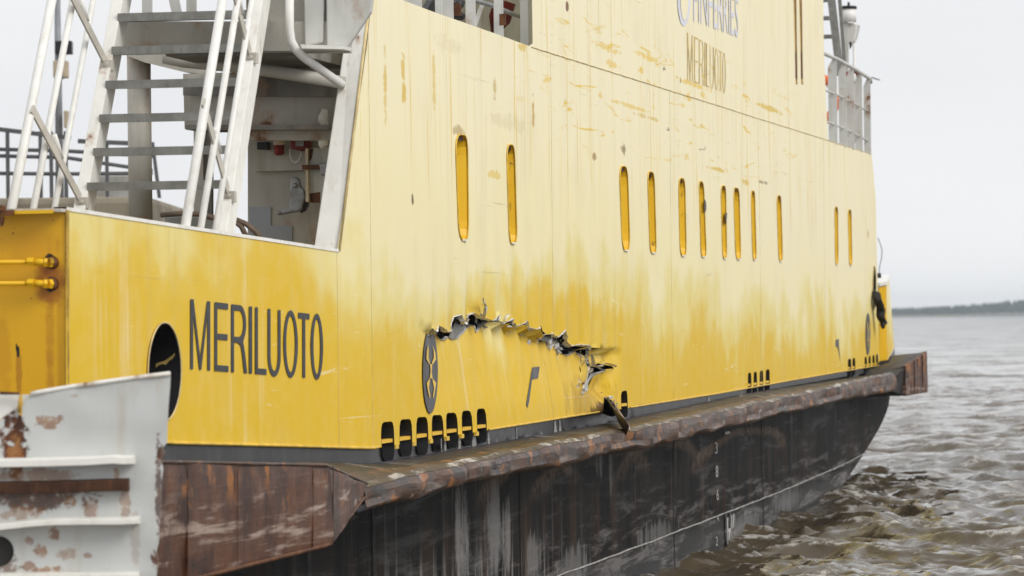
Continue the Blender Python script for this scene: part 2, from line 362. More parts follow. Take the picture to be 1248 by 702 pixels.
plain('blue_grey', (0.33, 0.35, 0.38), 0.5, 0, 0.08, 4)
plain('quay_concrete', (0.23, 0.20, 0.15), 0.8, 0, 0.3, 1.2, (0.10, 0.08, 0.05), 0.6)
plain('rail_dark', (0.10, 0.10, 0.105), 0.5, 0, 0.2, 3)
plain('mast_grey', (0.24, 0.25, 0.27), 0.5, 0, 0.2, 3)
plain('box_tan', (0.46, 0.38, 0.27), 0.5, 0, 0.2, 3)

# ------------------------------------------------------------------ mesh helpers
class MB:
    def __init__(s): s.v = []; s.f = []
    def pt(s, p): s.v.append(tuple(p)); return len(s.v)-1
    def face(s, *ps): s.f.append([s.pt(p) for p in ps])
    def hexa(s, lo, hi):                            # two quads joined
        i = len(s.v); s.v += [tuple(p) for p in lo] + [tuple(p) for p in hi]; n = len(lo)
        s.f.append([i+k for k in reversed(range(n))]); s.f.append([i+n+k for k in range(n)])
        for k in range(n): s.f.append([i+k, i+(k+1) % n, i+n+(k+1) % n, i+n+k])
    def box(s, c, d):
        x, y, z = c; a, b, h = d[0]/2, d[1]/2, d[2]/2
        q = lambda w: [(x-a, y-b, z+w), (x+a, y-b, z+w), (x+a, y+b, z+w), (x-a, y+b, z+w)]
        s.hexa(q(-h), q(h))
    def tube(s, pts, r, n=8, cap=True):
        pts = [Vector(p) for p in pts]; rings = []
        ref = None
        for i, p in enumerate(pts):
            t = (pts[min(i+1, len(pts)-1)] - pts[max(i-1, 0)]).normalized()
            if ref is None: ref = Vector((0, 0, 1)) if abs(t.z) < 0.9 else Vector((1, 0, 0))
            a = t.cross(ref).normalized(); b2 = a.cross(t).normalized(); ref = b2
            rr = r[i] if isinstance(r, (list, tuple)) else r
            rings.append([s.pt(p + a*cos(2*pi*k/n)*rr + b2*sin(2*pi*k/n)*rr) for k in range(n)])
        for i in range(len(rings)-1):
            for k in range(n): s.f.append([rings[i][k], rings[i][(k+1) % n], rings[i+1][(k+1) % n], rings[i+1][k]])
        if cap: s.f.append(rings[0][::-1]); s.f.append(rings[-1])
    def bar(s, p, q, w, h, side=(0, 1, 0)):         # rectangular bar, w along side, h across
        p, q = Vector(p), Vector(q); t = (q-p).normalized(); a = Vector(side); a = (a - t*a.dot(t)).normalized(); c = t.cross(a)
        f = lambda o: [o - a*w/2 - c*h/2, o + a*w/2 - c*h/2, o + a*w/2 + c*h/2, o - a*w/2 + c*h/2]
        s.hexa(f(p), f(q))
    def prism(s, poly, off):                        # polygon of 3D points pushed by a vector
        s.hexa(poly, [tuple(Vector(p)+Vector(off)) for p in poly])
    def grid(s, rows):
        ix = [[s.pt(p) for p in r] for r in rows]
        for i in range(len(ix)-1):
            for j in range(len(ix[0])-1): s.f.append([ix[i][j], ix[i][j+1], ix[i+1][j+1], ix[i+1][j]])
    def build(s, name, mat, parent=None, smooth=False, bevel=0, label=None):
        me = bpy.data.meshes.new(name); me.from_pydata(s.v, [], s.f); me.validate(); me.update()
        bm = bmesh.new(); bm.from_mesh(me); bmesh.ops.recalc_face_normals(bm, faces=bm.faces); bm.to_mesh(me); bm.free()
        if smooth:
            me.polygons.foreach_set('use_smooth', [True]*len(me.polygons))
        me.materials.append(M[mat] if isinstance(mat, str) else mat)
        o = bpy.data.objects.new(name, me); col.objects.link(o)
        if parent: o.parent = parent
        if bevel:
            bv = o.modifiers.new('bevel', 'BEVEL'); bv.width = bevel; bv.segments = 2; bv.limit_method = 'ANGLE'
        if smooth == 'auto': me.set_sharp_from_angle(angle=radians(26))
        if label: o['label'] = label
        return o
def empty(name, parent=None, loc_=(0, 0, 0), rz=0):
    o = bpy.data.objects.new(name, None); o.empty_display_size = 0.2; col.objects.link(o); o.location = loc_; o.rotation_euler = (0, 0, rz)
    if parent: o.parent = parent
    return o
def tag(o, label=None, cat=None, group=None, kind=None):
    for k, v in (('label', label), ('category', cat), ('group', group), ('kind', kind)):
        if v: o[k] = v
    return o

FERRY_RZ = atan2(U[1], U[0])
def on_ship(o):                                     # a separate thing, modelled in ferry coordinates
    o.location = (K[0], K[1], 0); o.rotation_euler = (0, 0, FERRY_RZ); return o
ferry = on_ship(empty('ferry'))
tag(ferry, 'yellow and black car ferry with its torn side plating lying on the water', 'ferry')

# ------------------------------------------------------------------ side plating
def zpt(u, v, k): return (500+u/7.8, 350+v/7.8) if k == 0 else (640+u/4.68, 390+v/4.68)
GU = [(526,401),(531,405),(537,397),(541,402),(545,405),(549,404),(553,394),(557,387),(561,384),(564,391),(567,395),(570,390),(574,385),(579,382),(585,386),
      (588,388),(592,389),(596,388),(600,391),(604,389),(610,384),(612,391),(616,395),(621,391),(625,389),(629,394),(634,398),(639,394),(643,391),(646,399),(650,400),
      (654,402),(657,400),(661,409),(668,408),(673,407),(678,411),(684,412),(688,403),(690,411),(695,417),(700,422),(705,420.5),(712,420.5),(718,421.5),(720,432),(727,433),(728,446),
      (734,447),(743,442.5),(750,446),(751,449)]
GL = [(748.6,450.5),(742,446.5),(735,451),(724,456),(715,475),(708,480),(711,470),(716,455),(717.5,447),(716,440),(716.5,428),(712,424.5),
      (705,424.5),(700,427),(695,431),(690,433),(684,431),(678,427),(673,416),(668,414),(661,414),(657,416),(654,417),(650,406),(646,404),(643,397),(639,404),(634,409),(629,399),(625,394),
      (621,400),(616,405),(612,397),(610,394),(604,395),(600,396),(596,392),(592,393),(588,395),(585,397),(583,400),(579,405),(576,396),(570,397),(567,400),(564,405),(558,412),(553,413),
      (549,413),(545,410),(541,414),(537,414),(531,410)]
def sz(p): q = W(*p); return (q[0], q[2])
GUs = [sz(p) for p in GU]; GLs = [sz(p) for p in GL]
GTOP = [p for p in GUs[:45]]
S_G0, S_G1 = GUs[0][0], GUs[-1][0]
PK = sz((741, 482)); PKE = sz((750, 470))[0]
TEARZ = [(sz((749, y))[1], sz((749, y))[0]) for y in (500, 478, 460, 446)]
def bsurf(s, z, side=0):                            # how far inboard the plating lies; side forces above (1) or below (-1) the tear
    b = -s*TAP if s < 0 else 0.0
    ph = s/0.62
    n = mnoise.noise((s*0.7, 3.1, z*0.6))
    dish = (sin(pi*ph)**2)
    if s > -0.3: b += 0.007*dish*sm(-0.3, 0.6, s)*(0.6+0.8*n)
    b += 0.010*mnoise.noise((s*0.45, 9.0, z*0.5)) if s > 0.3 else 0
    zg = lerp(GTOP, s)
    win = sm(S_G0-0.7, S_G0+0.5, s)*(1-sm(S_G1-0.05, S_G1+0.35, s))
    if win > 0:
        if (z < zg - 0.01 and side == 0) or side < 0:
            d = max(0, zg-z)
            f = exp(-d/0.34)*win*(0.55+0.45*sm(S_G0, S_G0+2, s))
            b += 0.11*f + 0.013*f*sin(2*pi*ph*1.3+n*3)
            b += 0.02*win*sm(1.75, 2.1, z)
        else:
            d = max(0, z-zg)
            b += win*exp(-d/0.26)*(0.034*dish - 0.008) + win*exp(-d/0.8)*0.010*dish
    # the stove-in pocket beside the last tear
    e = lerp(TEARZ[::1], z) if z < TEARZ[-1][0] else PKE
    if z < sz((749, 446))[1] + 0.02 and s < e + 0.02 and s > PK[0]-3.2:
        b += 0.15*exp(-((s-PK[0])/0.55)**2)*exp(-((z-PK[1])/0.20)**2)*sm(1.66, 1.9, z)
    return b
def szd(p, side=0):                                         # a picture point on the buckled plating itself
    q = W(*p)
    for _ in range(8):
        if q[0] < 0: break
        q = L(p[0], p[1], bsurf(q[0], q[2], side))
    return (q[0], q[2])
def P(s, z, off=0.0): return (s, bsurf(s, z) + off, z)

GLs = [szd(p, -1) for p in GL]
GUs = [szd(p, 1) for p in GU]
GTOP = [p for p in GUs[:45]]
def slot(tl, tr, br, bl, r=0.3, n=5):               # rounded slot outline from four px corners
    c = [Vector(sz(p)) for p in (tl, tr, br, bl)]
    w = (c[1]-c[0]).length; rad = w*r; out = []
    for i in range(4):
        p, a, b2 = c[i], c[i-1], c[(i+1) % 4]
        ra = min(rad, (a-p).length*0.45); rb = min(rad, (b2-p).length*0.45)
        pa, pb = p+(a-p).normalized()*ra, p+(b2-p).normalized()*rb
        for k in range(n):
            t = k/(n-1); out.append(tuple(pa*(1-t)**2 + p*2*t*(1-t) + pb*t*t))
    return out
def ellipse(cx, cy, rx, ry, n=28): return [sz((cx+rx*cos(2*pi*k/n), cy+ry*sin(2*pi*k/n))) for k in range(n)]

WIN = [((554.6,163.8),(569.5,164.5),(572,293.5),(559,293)),((616.9,176),(627.5,176.5),(631.5,297),(620.8,296.6)),
       ((754,202),(764.5,203),(767.3,306),(757.5,305.5)),((788.4,208.8),(796.3,210),(799.8,309),(792,308.4)),
       ((826.7,216.6),(834.5,218),(836.4,312.5),(829,312)),((851.2,220),(857.4,222),(860.2,313.6),(854,313.3)),
       ((878,225.5),(884.2,227),(886.2,315.6),(880.3,315.3)),((894,228),(900.2,230),(902.4,316.5),(896.7,316)),
       ((914.7,232),(919.6,233),(921.1,317.2),(916.3,317)),((946.4,237.7),(951.8,239),(953.9,319),(948.7,318.6)),
       ((1016.8,251.5),(1020.6,252.5),(1021.4,323),(1017.8,322.7)),((1033,255),(1036.9,256),(1037.9,324),(1034.4,323.7))]
WIN_S = [slot(*w, r=0.33) for w in WIN]
PORT = [((464,515),(479,513),(480,561),(466,562.5))] + [((x0, yt+.8), (x1, yt), (x1+.3, yb-1.5), (x0+.8, yb)) for x0, x1, yt, yb in
       ((486.2,500.8,510.5,557),(506.5,521.3,507.8,554.8),(526.5,541.6,505.3,551),(545.4,559.6,502.6,547.4),(564.3,577.8,500,544.2),(582.4,594.9,497.5,540.8))]
PORT += [((757,477),(764.5,475.5),(765.5,508),(758,510))]
PORT += [((x, yt),(x+4.6, yt-.6),(x+4.8, yb-.6),(x+.2, yb)) for x, yt, yb in ((911.3,454.5,483),(918.4,453.5,481.5),(926,452,480),(933.4,450.5,478))]
PORT += [((x, yt),(x+w, yt-.4),(x+w+.1, yb-.5),(x+.1, yb)) for x, w, yt, yb in
         ((1033.4,3.6,437.5,459.5),(1038.8,3.4,436.5,458.5),(1054,3,435,456.5),(1058.6,2.9,434,455.5),(1063.2,2.9,433,454.5),(1067.6,2.4,432,453.5))]
PORT_S = [slot(*w, r=0.24, n=4) for w in PORT]
HAWSE_S = [ellipse(199, 453, 20.3, 60, 36), ellipse(1065.6, 351, 2.0, 27, 18)]
TEXTURE_EDGE = [sz(p) for p in ((80,528),(205,540.5),(330,543.5),(453,547),(595.5,524.5),(768,497),(875,480),(980,461),(1074,445))]
BAND_EDGE = [sz(p) for p in ((80,560),(205,563),(330,564),(453,565.5),(597,541.6),(744,516),(763,511),(908.5,480),(1074,455))]
DECK = [sz(p) for p in ((490,0),(645,56.5),(690,70.5),(930,146),(1060,187))]
def ls(pts, s): return lerp(pts, s)

TOPZ = 7.6
o_stern_top = sz((80, 255)); o_knee = sz((411, 305.5))
edge_top = sz((453, 0)); dk0 = sz((490, 0)); dk1 = sz((648, 57))
far_top = sz((1063, 189)); far_mid = sz((1067.5, 240)); far_lo = sz((1070, 330)); far_bt = sz((1072.5, 452))
up_r0 = sz((1009.5, 171)); up_r1 = sz((1004, 62)); up_l = sz((651, 20))
band_l = (sz((80, 500))[0], ls(BAND_EDGE, sz((80, 500))[0]))
outline = [band_l] + [(p[0], p[1]) for p in BAND_EDGE[1:-1]] + [far_bt, far_lo, far_mid, far_top, up_r0, up_r1, (up_r1[0], TOPZ), (dk1[0]+0.05, TOPZ), (dk1[0]+0.05, dk1[1]+0.03),
           (dk1[0]-0.1, dk1[1]+0.0), dk0, (edge_top[0]+0.15, edge_top[1]+0.05), edge_top, o_knee, o_stern_top]
SEAM_LOW = [sz((x, 400))[0] for x in (411.5, 453, 675, 819.5, 927, 1006)]
SEAM_UP = [sz((x, 60))[0] for x in (717, 871.5, 960)]

def inside(p, poly):
    c = False; n = len(poly); x, y = p; j = n-1
    for i in range(n):
        if (poly[i][1] > y) != (poly[j][1] > y) and x < (poly[j][0]-poly[i][0])*(y-poly[i][1])/(poly[j][1]-poly[i][1])+poly[i][0]: c = not c
        j = i
    return c
def side_plating():
    holes = WIN_S + PORT_S + HAWSE_S + [GUs + GLs, [sz(p) for p in ((737.5,503),(741,495),(744.5,489),(747.5,484),(750.5,488),(752.5,494),(755.2,501),(755.4,506),(750,508),(744,506.5))]]
    V, E = [], []
    def loop(pts, closed=True):
        i = len(V); V.extend(Vector(p) for p in pts); n = len(pts)
        E.extend((i+k, i+(k+1) % n) for k in range(n if closed else n-1))
    def dense(pts, st):
        out = []
        for a, b2 in zip(pts, pts[1:] + pts[:1]):
            m = max(1, int(sqrt((a[0]-b2[0])**2 + (a[1]-b2[1])**2)/st))
            out += [(a[0]+(b2[0]-a[0])*k/m, a[1]+(b2[1]-a[1])*k/m) for k in range(m)]
        return out
    loop(dense(outline, 0.3))
    for h in holes: loop(h)
    smin, smax = min(p[0] for p in outline), max(p[0] for p in outline)
    ed = [(s, ls(TEXTURE_EDGE, s)) for s in np.arange(smin, smax, 0.11)] + [(smax, ls(TEXTURE_EDGE, smax))]; loop(ed, False)
    dk = [(s, ls(DECK, s)) for s in np.arange(dk1[0]-0.1, smax, 0.15)] + [(smax, ls(DECK, smax))]; loop(dk, False)
    for s in SEAM_LOW: loop([(s, z) for z in np.linspace(0.9, ls(DECK, s) if s > 0.5 else 6.5, 30)], False)
    for s in SEAM_UP: loop([(s, z) for z in np.linspace(ls(DECK, s), TOPZ, 20)], False)
    rnd = random.Random(3)
    s = smin
    while s < smax:
        fine = S_G0-1.2 < s < S_G1+0.8
        z = 1.3
        while z < TOPZ:
            p = (s + rnd.uniform(-.01, .01), z + rnd.uniform(-.01, .01))
            if inside(p, outline): V.append(Vector(p))
            z += (0.035 if fine and z < 3.6 else 0.13) if z < 4.9 else 0.4
        s += 0.062 if fine else (0.155 if s < 12 else 0.31)
    ov, oe, of, *_ = delaunay_2d_cdt(V, E, [], 0, 1e-4)
    groups = {}
    for f in of:
        c = sum((ov[k] for k in f), Vector((0, 0)))/len(f)
        q = (c.x, c.y)
        if not inside(q, outline): continue
        if any(min(p[0] for p in h) < q[0] < max(p[0] for p in h) and inside(q, h) for h in holes): continue
        if q[1] < ls(TEXTURE_EDGE, q[0]): key = ('base_band', 0)
        elif q[0] > dk1[0]-0.1 and q[1] > ls(DECK, q[0]): key = ('upper_panel', sum(q[0] > k for k in SEAM_UP))
        else: key = ('side_panel', sum(q[0] > k for k in SEAM_LOW))
        groups.setdefault(key, []).append(f)
    for key in sorted(groups):
        used = {}; vs = []; fs = []
        for f in groups[key]:
            for k in f:
                if k not in used:
                    used[k] = len(vs); s, z = ov[k]; vs.append(P(s, z, 0.012 if key[0] == 'base_band' else 0.0))
            fs.append([used[k] for k in f])
        mb = MB(); mb.v, mb.f = vs, fs
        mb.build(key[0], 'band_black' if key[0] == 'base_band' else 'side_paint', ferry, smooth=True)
side_plating()

# ---- windows: deep slots with sheltered yellow inside
def reveal(loop_, depth, name, mat, parent, lip=0.0):
    mb = MB(); n = len(loop_)
    c = (sum(p[0] for p in loop_)/n, sum(p[1] for p in loop_)/n); k_ = 1-lip
    rows = [[P(s, z, -0.002) for s, z in loop_], [P(c[0]+(s-c[0])*k_, c[1]+(z-c[1])*(1-lip*0.12), depth) for s, z in loop_]]
    for k in range(n): mb.face(rows[0][k], rows[0][(k+1) % n], rows[1][(k+1) % n], rows[1][k])
    return mb.build(name, mat, parent, smooth='auto')
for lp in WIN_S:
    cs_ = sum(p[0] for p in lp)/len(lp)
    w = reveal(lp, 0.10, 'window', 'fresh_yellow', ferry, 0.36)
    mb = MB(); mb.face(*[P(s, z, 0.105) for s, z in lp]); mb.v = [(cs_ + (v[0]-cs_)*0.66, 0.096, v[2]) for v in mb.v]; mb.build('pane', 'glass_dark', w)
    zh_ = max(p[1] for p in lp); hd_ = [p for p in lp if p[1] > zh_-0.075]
    mb = MB(); mb.face(*[(cs_+(s_-cs_)*.92, bsurf(s_, z_)+.012+(.03 if z_ < zh_-.05 else 0), z_-.006) for s_, z_ in hd_]); mb.build('rust_shade_head', 'dark_rust', w)  # dark piece for the overhang's shadow and rust at the slot top
    zl = min(p[1] for p in lp); lo = [p for p in lp if p[1] < zl+0.012]
    s0, s1 = min(p[0] for p in lo), max(p[0] for p in lo)
    mb = MB(); mb.box(((s0+s1)/2, bsurf((s0+s1)/2, zl)+0.02, zl+0.004), ((s1-s0)*0.9, 0.07, 0.012)); mb.build('sill', 'white_paint', w)
    mb = MB(); c = Vector((sum(p[0] for p in lp)/len(lp), 0, sum(p[1] for p in lp)/len(lp)))
    ring = [P(s, z, -0.006) for s, z in lp]; mb.tube(ring + ring[:1], 0.007, 5, False); mb.build('rim', 'yellow_print', w, True)
# chipped black breaks on the edge of two windows
for (x, y, h) in ((858.6, 251, 16), (884.6, 265, 15)):
    mb = MB(); pts = []
    for k in range(12):
        a = 2*pi*k/12; s, z = sz((x + 1.1*cos(a)*random.uniform(.7, 1.2), y + h/2*sin(a)*random.uniform(.8, 1.1))); pts.append((s, bsurf(s, z)-0.012, z))
    mb.face(*pts); mb.build('paint_chip', 'black_plastic', ferry)

# ---- freeing ports
for i, lp in enumerate(PORT_S):
    w = reveal(lp, 0.10, 'freeing_port', 'black_plastic', ferry)
    s0, s1 = min(p[0] for p in lp), max(p[0] for p in lp); zm = ls(TEXTURE_EDGE, (s0+s1)/2) + 0.035
    mb = MB(); mb.box(((s0+s1)/2, bsurf((s0+s1)/2, zm)+0.03, zm), (s1-s0+0.03, 0.045, 0.024)); mb.build('port_bar', 'fresh_yellow', w)
    if i in (0, 1, 2, 3):
        mb = MB(); mb.tube([((s0*.6+s1*.4), 0.25, zm+0.03), (s1+0.1, 0.05, zm+0.11)], 0.03, 8); mb.build('pipe', 'bracket' if i == 0 else 'inside_dark', w, True)
    if i < 6:                                        # white wash run down from the divider
        mb = MB(); s = s1+0.06; z = ls(TEXTURE_EDGE, s)
        mb.box((s, -0.004, z-0.01), (0.10, 0.02, 0.03)); mb.build('divider_foot', 'yellow_print', w)

plain('wash_grey', (0.30, 0.29, 0.28), 0.6, 0, 0.4, 18, (0.06, 0.06, 0.06), 0.9)
for px, w_ in ((545, .05), (562.5, .07), (580.3, .09), (598, .05), (680, .10), (686, .05), (865, .08), (540, .03), (633, .03), (905, .06)):
    s, z = sz((px, 520)); zt_, zb_ = ls(TEXTURE_EDGE, s)-.005, ls(BAND_EDGE, s)+.002; mb = MB(); rw_ = [[], []]; rn_ = random.Random(int(px))
    for k in range(7):
        a_ = k/6; zz_ = zt_+(zb_-zt_)*a_; h_ = w_*(.35+.65*a_)*rn_.uniform(.6, 1.1); rw_[0].append(P(s-h_, zz_, .008)); rw_[1].append(P(s+h_, zz_, .008))
    mb.grid(rw_); mb.build('wash_streak', 'wash_grey', ferry)
# ---- hawse holes
for i, lp in enumerate(HAWSE_S):
    h = reveal(lp, 0.5, 'hawse_hole', 'black_plastic', ferry)
    mb = MB(); ring = [P(s, z, -0.008) for s, z in lp]; mb.tube(ring + ring[:1], 0.006, 6, False); mb.build('hole_rim', 'seam_paint', h, True)
    mb = MB(); mb.face(*[P(s, z, 0.49) for s, z in lp]); mb.build('hole_back', 'inside_dark', h)
    if i == 0:                                       # rope-worn yellow streak on the throat
        cs = (sum(p[0] for p in lp)/len(lp), sum(p[1] for p in lp)/len(lp)); ra, rc = max(p[0] for p in lp)-cs[0], max(p[1] for p in lp)-cs[1]
        def throat(x, y):
            lo_, hi_ = 0.0, 0.5
            for _ in range(24):
                m_ = (lo_+hi_)/2; q = onv(x, y, (0, m_), (-1, TAP+m_))
                if ((q[0]-cs[0])/ra)**2 + ((q[2]-cs[1])/rc)**2 < 0.985: lo_ = m_
                else: hi_ = m_
            return onv(x, y, (0, lo_), (-1, TAP+lo_))
        mb = MB(); rn_ = random.Random(3); ups = [(190,444),(194,442.5),(198,441.5),(202,440),(206,437),(210,433.5),(213,430)]
        mb.grid([[throat(x, y-rn_.uniform(.2, 1.6)) for x, y in ups], [throat(x, y+rn_.uniform(1.5, 4.5)) for x, y in ups]]); mb.build('wear_streak', 'relief_paint', h)

# ---- weld seams
def bead(pts, name='weld_seam', r=0.0018, mat='seam_paint'):
    mb = MB(); mb.tube([P(s, z, -0.0008) for s, z in pts], r, 5, False); return mb.build(name, mat, ferry, True)
for i, s in enumerate(SEAM_LOW):
    zt = ls(DECK, s) if s > 0.5 else (sz((453, 0))[1] if i == 1 else o_knee[1])
    zs = np.linspace(ls(TEXTURE_EDGE, s)+0.01, zt, 46)
    if S_G0 < s < S_G1:
        zs = [z for z in zs if z < ls(GTOP, s)-0.16]; bead([(s, z) for z in zs])
        zs = [z for z in np.linspace(ls(GTOP, s)+0.06, zt, 40)]
    bead([(s, z) for z in zs])
for s in SEAM_UP: bead([(s, z) for z in np.linspace(ls(DECK, s), TOPZ, 30)])
bead([(s, ls(DECK, s)) for s in np.linspace(dk1[0], far_top[0]-0.3, 120)], r=0.006)
# yellow plate lip over the black band
mb = MB(); mb.tube([P(s, ls(TEXTURE_EDGE, s)+0.004, -0.004) for s in np.arange(band_l[0], sz((463, 540))[0], 0.15)], 0.011, 5, False); mb.build('plate_lip', 'yellow_print', ferry, True)
mb = MB(); mb.tube([P(s, ls(TEXTURE_EDGE, s)+0.004, -0.004) for s in np.arange(sz((597, 540))[0], sz((735, 540))[0], 0.12)], 0.009, 5, False); mb.build('plate_lip', 'yellow_print', ferry, True)
mb = MB(); mb.tube([P(s, ls(TEXTURE_EDGE, s)+0.004, -0.004) for s in np.arange(sz((768, 490))[0], sz((1072, 440))[0], 0.2)], 0.009, 5, False); mb.build('plate_lip', 'yellow_print', ferry, True)

# ---- the tear: curled bright edges, shards, frames behind
def torn(pts, up, name):
    rnd = random.Random(5 if up else 6); mb = MB(); d = 1 if up else -1
    q = []
    for a, b2 in zip(pts, pts[1:]):
        for k in range(2): q.append((a[0]+(b2[0]-a[0])*k/2, a[1]+(b2[1]-a[1])*k/2))
    rows = [[], [], []]
    for s, z in q:
        j = rnd.uniform(0.2, 1.0); b = bsurf(s, z, d)
        rows[0].append((s, b - 0.003, z + 0.012*d*j))
        rows[1].append((s + rnd.uniform(-.012, .012), b - 0.006 - 0.012*j, z + 0.003*d))
        rows[2].append((s + rnd.uniform(-.012, .012), b + 0.035*rnd.random(), z - 0.010*d*j))
    mb.grid(rows); return mb.build(name, 'torn_steel', ferry)
torn(GUs[:46], True, 'torn_edge'); torn(GLs[10:][::-1], False, 'torn_edge')
torn(GUs[45:], True, 'torn_edge'); torn(GLs[:11][::-1], False, 'torn_edge')
def crumple(px, py, rw, rh, n, seed, out=0.10, k_=1.0):
    rnd = random.Random(seed); mb = MB()
    for k in range(max(4, int(n*.6))):
        s, z = sz((px + rnd.gauss(0, rw*.8), py + rnd.gauss(0, rh*.8))); b = bsurf(s, z) + rnd.uniform(-out*0.3, 0.05)
        p = Vector((s, b, z)); a = Vector((rnd.uniform(-.06, .06), rnd.uniform(-.02, .02), rnd.uniform(-.045, .045))); c = Vector((rnd.uniform(-.04, .04), rnd.uniform(-.03, .03), rnd.uniform(-.035, .035)))*k_; a *= k_
        m = p + a*0.55 + c*rnd.uniform(.2, 1) + Vector((0, rnd.uniform(-.03, .02), 0))
        mb.f.append([mb.pt(p), mb.pt(p+a*0.6-c*0.3), mb.pt(m)]); mb.f.append([mb.pt(p+a*0.6-c*0.3), mb.pt(p+a), mb.pt(m)])
        mb.f.append([mb.pt(p), mb.pt(m), mb.pt(p+c)])
    return tag(mb.build('torn_shard', 'torn_steel', ferry), None, None, None, 'stuff')
plain('primer_grey', (0.21, 0.21, 0.195), 0.5, 0, 0.2, 8, (0.1, 0.09, 0.08), 0.5)
for px in ([(548,412),(556,388),(562,396),(566,399),(571,392),(562,405),(553,413)], [(655,414),(660,408),(668,409),(674,410),(668,416)]):
    mb = MB(); mb.prism([L(x, y, .07) for x, y in px], (0, .01, 0)); mb.build('bent_plate', 'primer_grey', ferry)
for i, (x, y, w, h, n) in enumerate(((536,405,4,4,14),(546,408,3,3,8),(562,391,3,4,10),(579,390,5,4,10),(588,385,2,6,8),(602,391,4,3,12),(614,394,3,3,8),(632,397,4,3,10),
                                     (651,403,4,3,14),(655,412,2,4,8),(668,410,4,2,8),(684,420,6,6,30),(692,424,4,4,12),(722,440,3,6,18),(718,460,3,6,14),(712,474,2,4,8),(732,449,3,2,8),
                                     (748,487,2,6,16),(753,492,2,5,12))): crumple(x, y, w, h, n, 40+i)
for i, (x, y, w, h, n) in enumerate(((687,416,5,6,34),(694,425,3,3,14),(721,441,2,6,22),(713,470,2,5,10),(582,393,3,3,10),(705,423,4,1.2,10))): crumple(x, y, w, h, n, 80+i, .16, 1.5)
def ribbon(px, w, name, mat, outs, twist=0):
    rows = [[], []]
    for i, (x, y) in enumerate(px):
        s, z = sz((x, y)); o = outs[i]; p = L(x, y, -o); a = twist*i
        rows[0].append((p[0]-w*cos(a), p[1]-w*.3*sin(a), p[2]+w*.25)); rows[1].append((p[0]+w*cos(a), p[1]+w*.3*sin(a), p[2]-w*.25))
    mb = MB(); mb.grid(rows); o = mb.build(name, mat, ferry, True)
    so = o.modifiers.new('solid', 'SOLIDIFY'); so.thickness = 0.012
    return o
ribbon([(590,386),(590.5,381),(591,376),(592,371),(589.5,366),(588,371)], 0.055, 'curled_strip', 'torn_steel', [0.0,.03,.04,.05,.08,.05], .15)
ribbon([(743,486),(746,494),(750,501),(754,508),(759,514),(763,519),(765,526)], 0.20, 'twisted_strip', 'charred_steel', [-.14,.0,.14,.26,.36,.40,.42], .12)
mb = MB(); mb.tube([tuple(Vector(L(x+1.5, y-.5, -o))) for (x, y), o in zip([(744,486),(748,494),(752,501),(756,508),(760.5,514),(764,519),(766,526)], [-.10,.03,.17,.29,.385,.42,.44])], [.006,.009,.012,.014,.014,.012,.006], 6); mb.build('strip_edge', 'strip_steel', ferry, True)
for s in np.arange(S_G0+0.3, S_G1, 0.62):            # frames behind the plating
    mb = MB(); mb.box((s, 0.30, 2.2), (0.02, 0.12, 1.4)); mb.build('inner_frame', 'inside_grey', ferry)

# ---- black bodies behind the openings
smin_in, smax_in = 1.75, far_top[0]-0.3
mb = MB(); mb.box(((smin_in+smax_in)/2, 0.50, 2.9), (smax_in-smin_in, 0.04, 3.4)); mb.build('inner_casing', 'inside_grey', ferry)
mb = MB(); mb.hexa([(smin_in, .03, 4.50), (smax_in, .03, 4.66), (smax_in, 1.15, 4.66), (smin_in, 1.15, 4.50)], [(smin_in, .03, 4.60), (smax_in, .03, 4.76), (smax_in, 1.15, 4.76), (smin_in, 1.15, 4.60)])
mb.build('upper_deck', 'grey_paint', ferry)

# ---- print on the plating
def text_on(body, quad, name, mat, off=-0.006, bold=0.0):
    cu = bpy.data.curves.new('print', 'FONT'); cu.body = body; cu.resolution_u = 5; cu.offset = bold; cu.space_character = 1.0
    t = bpy.data.objects.new('print', cu); col.objects.link(t); bpy.context.view_layer.update()
    me = bpy.data.meshes.new_from_object(t.evaluated_get(bpy.context.evaluated_depsgraph_get()))
    bpy.data.objects.remove(t)
    bm = bmesh.new(); bm.from_mesh(me)
    bmesh.ops.triangulate(bm, faces=bm.faces)
    xs = [v.co.x for v in bm.verts]; ys = [v.co.y for v in bm.verts]; x0, x1, y0, y1 = min(xs), max(xs), min(ys), max(ys)
    for ax in range(1, 40):
        xc = x0+(x1-x0)*ax/40; bmesh.ops.bisect_plane(bm, geom=bm.verts[:]+bm.edges[:]+bm.faces[:], plane_co=(xc, 0, 0), plane_no=(1, 0, 0))
    q = [sz(p) for p in quad]
    for v in bm.verts:
        u, w = (v.co.x-x0)/(x1-x0), (v.co.y-y0)/(y1-y0)
        t0 = (q[0][0]+(q[1][0]-q[0][0])*u, q[0][1]+(q[1][1]-q[0][1])*u); b0 = (q[3][0]+(q[2][0]-q[3][0])*u, q[3][1]+(q[2][1]-q[3][1])*u)
        s, z = b0[0]+(t0[0]-b0[0])*w, b0[1]+(t0[1]-b0[1])*w
        v.co = P(s, z, off)
    bm.to_mesh(me); bm.free(); me.materials.clear(); me.materials.append(M[mat])
    o = bpy.data.objects.new(name, me); col.objects.link(o); o.parent = ferry
    return o
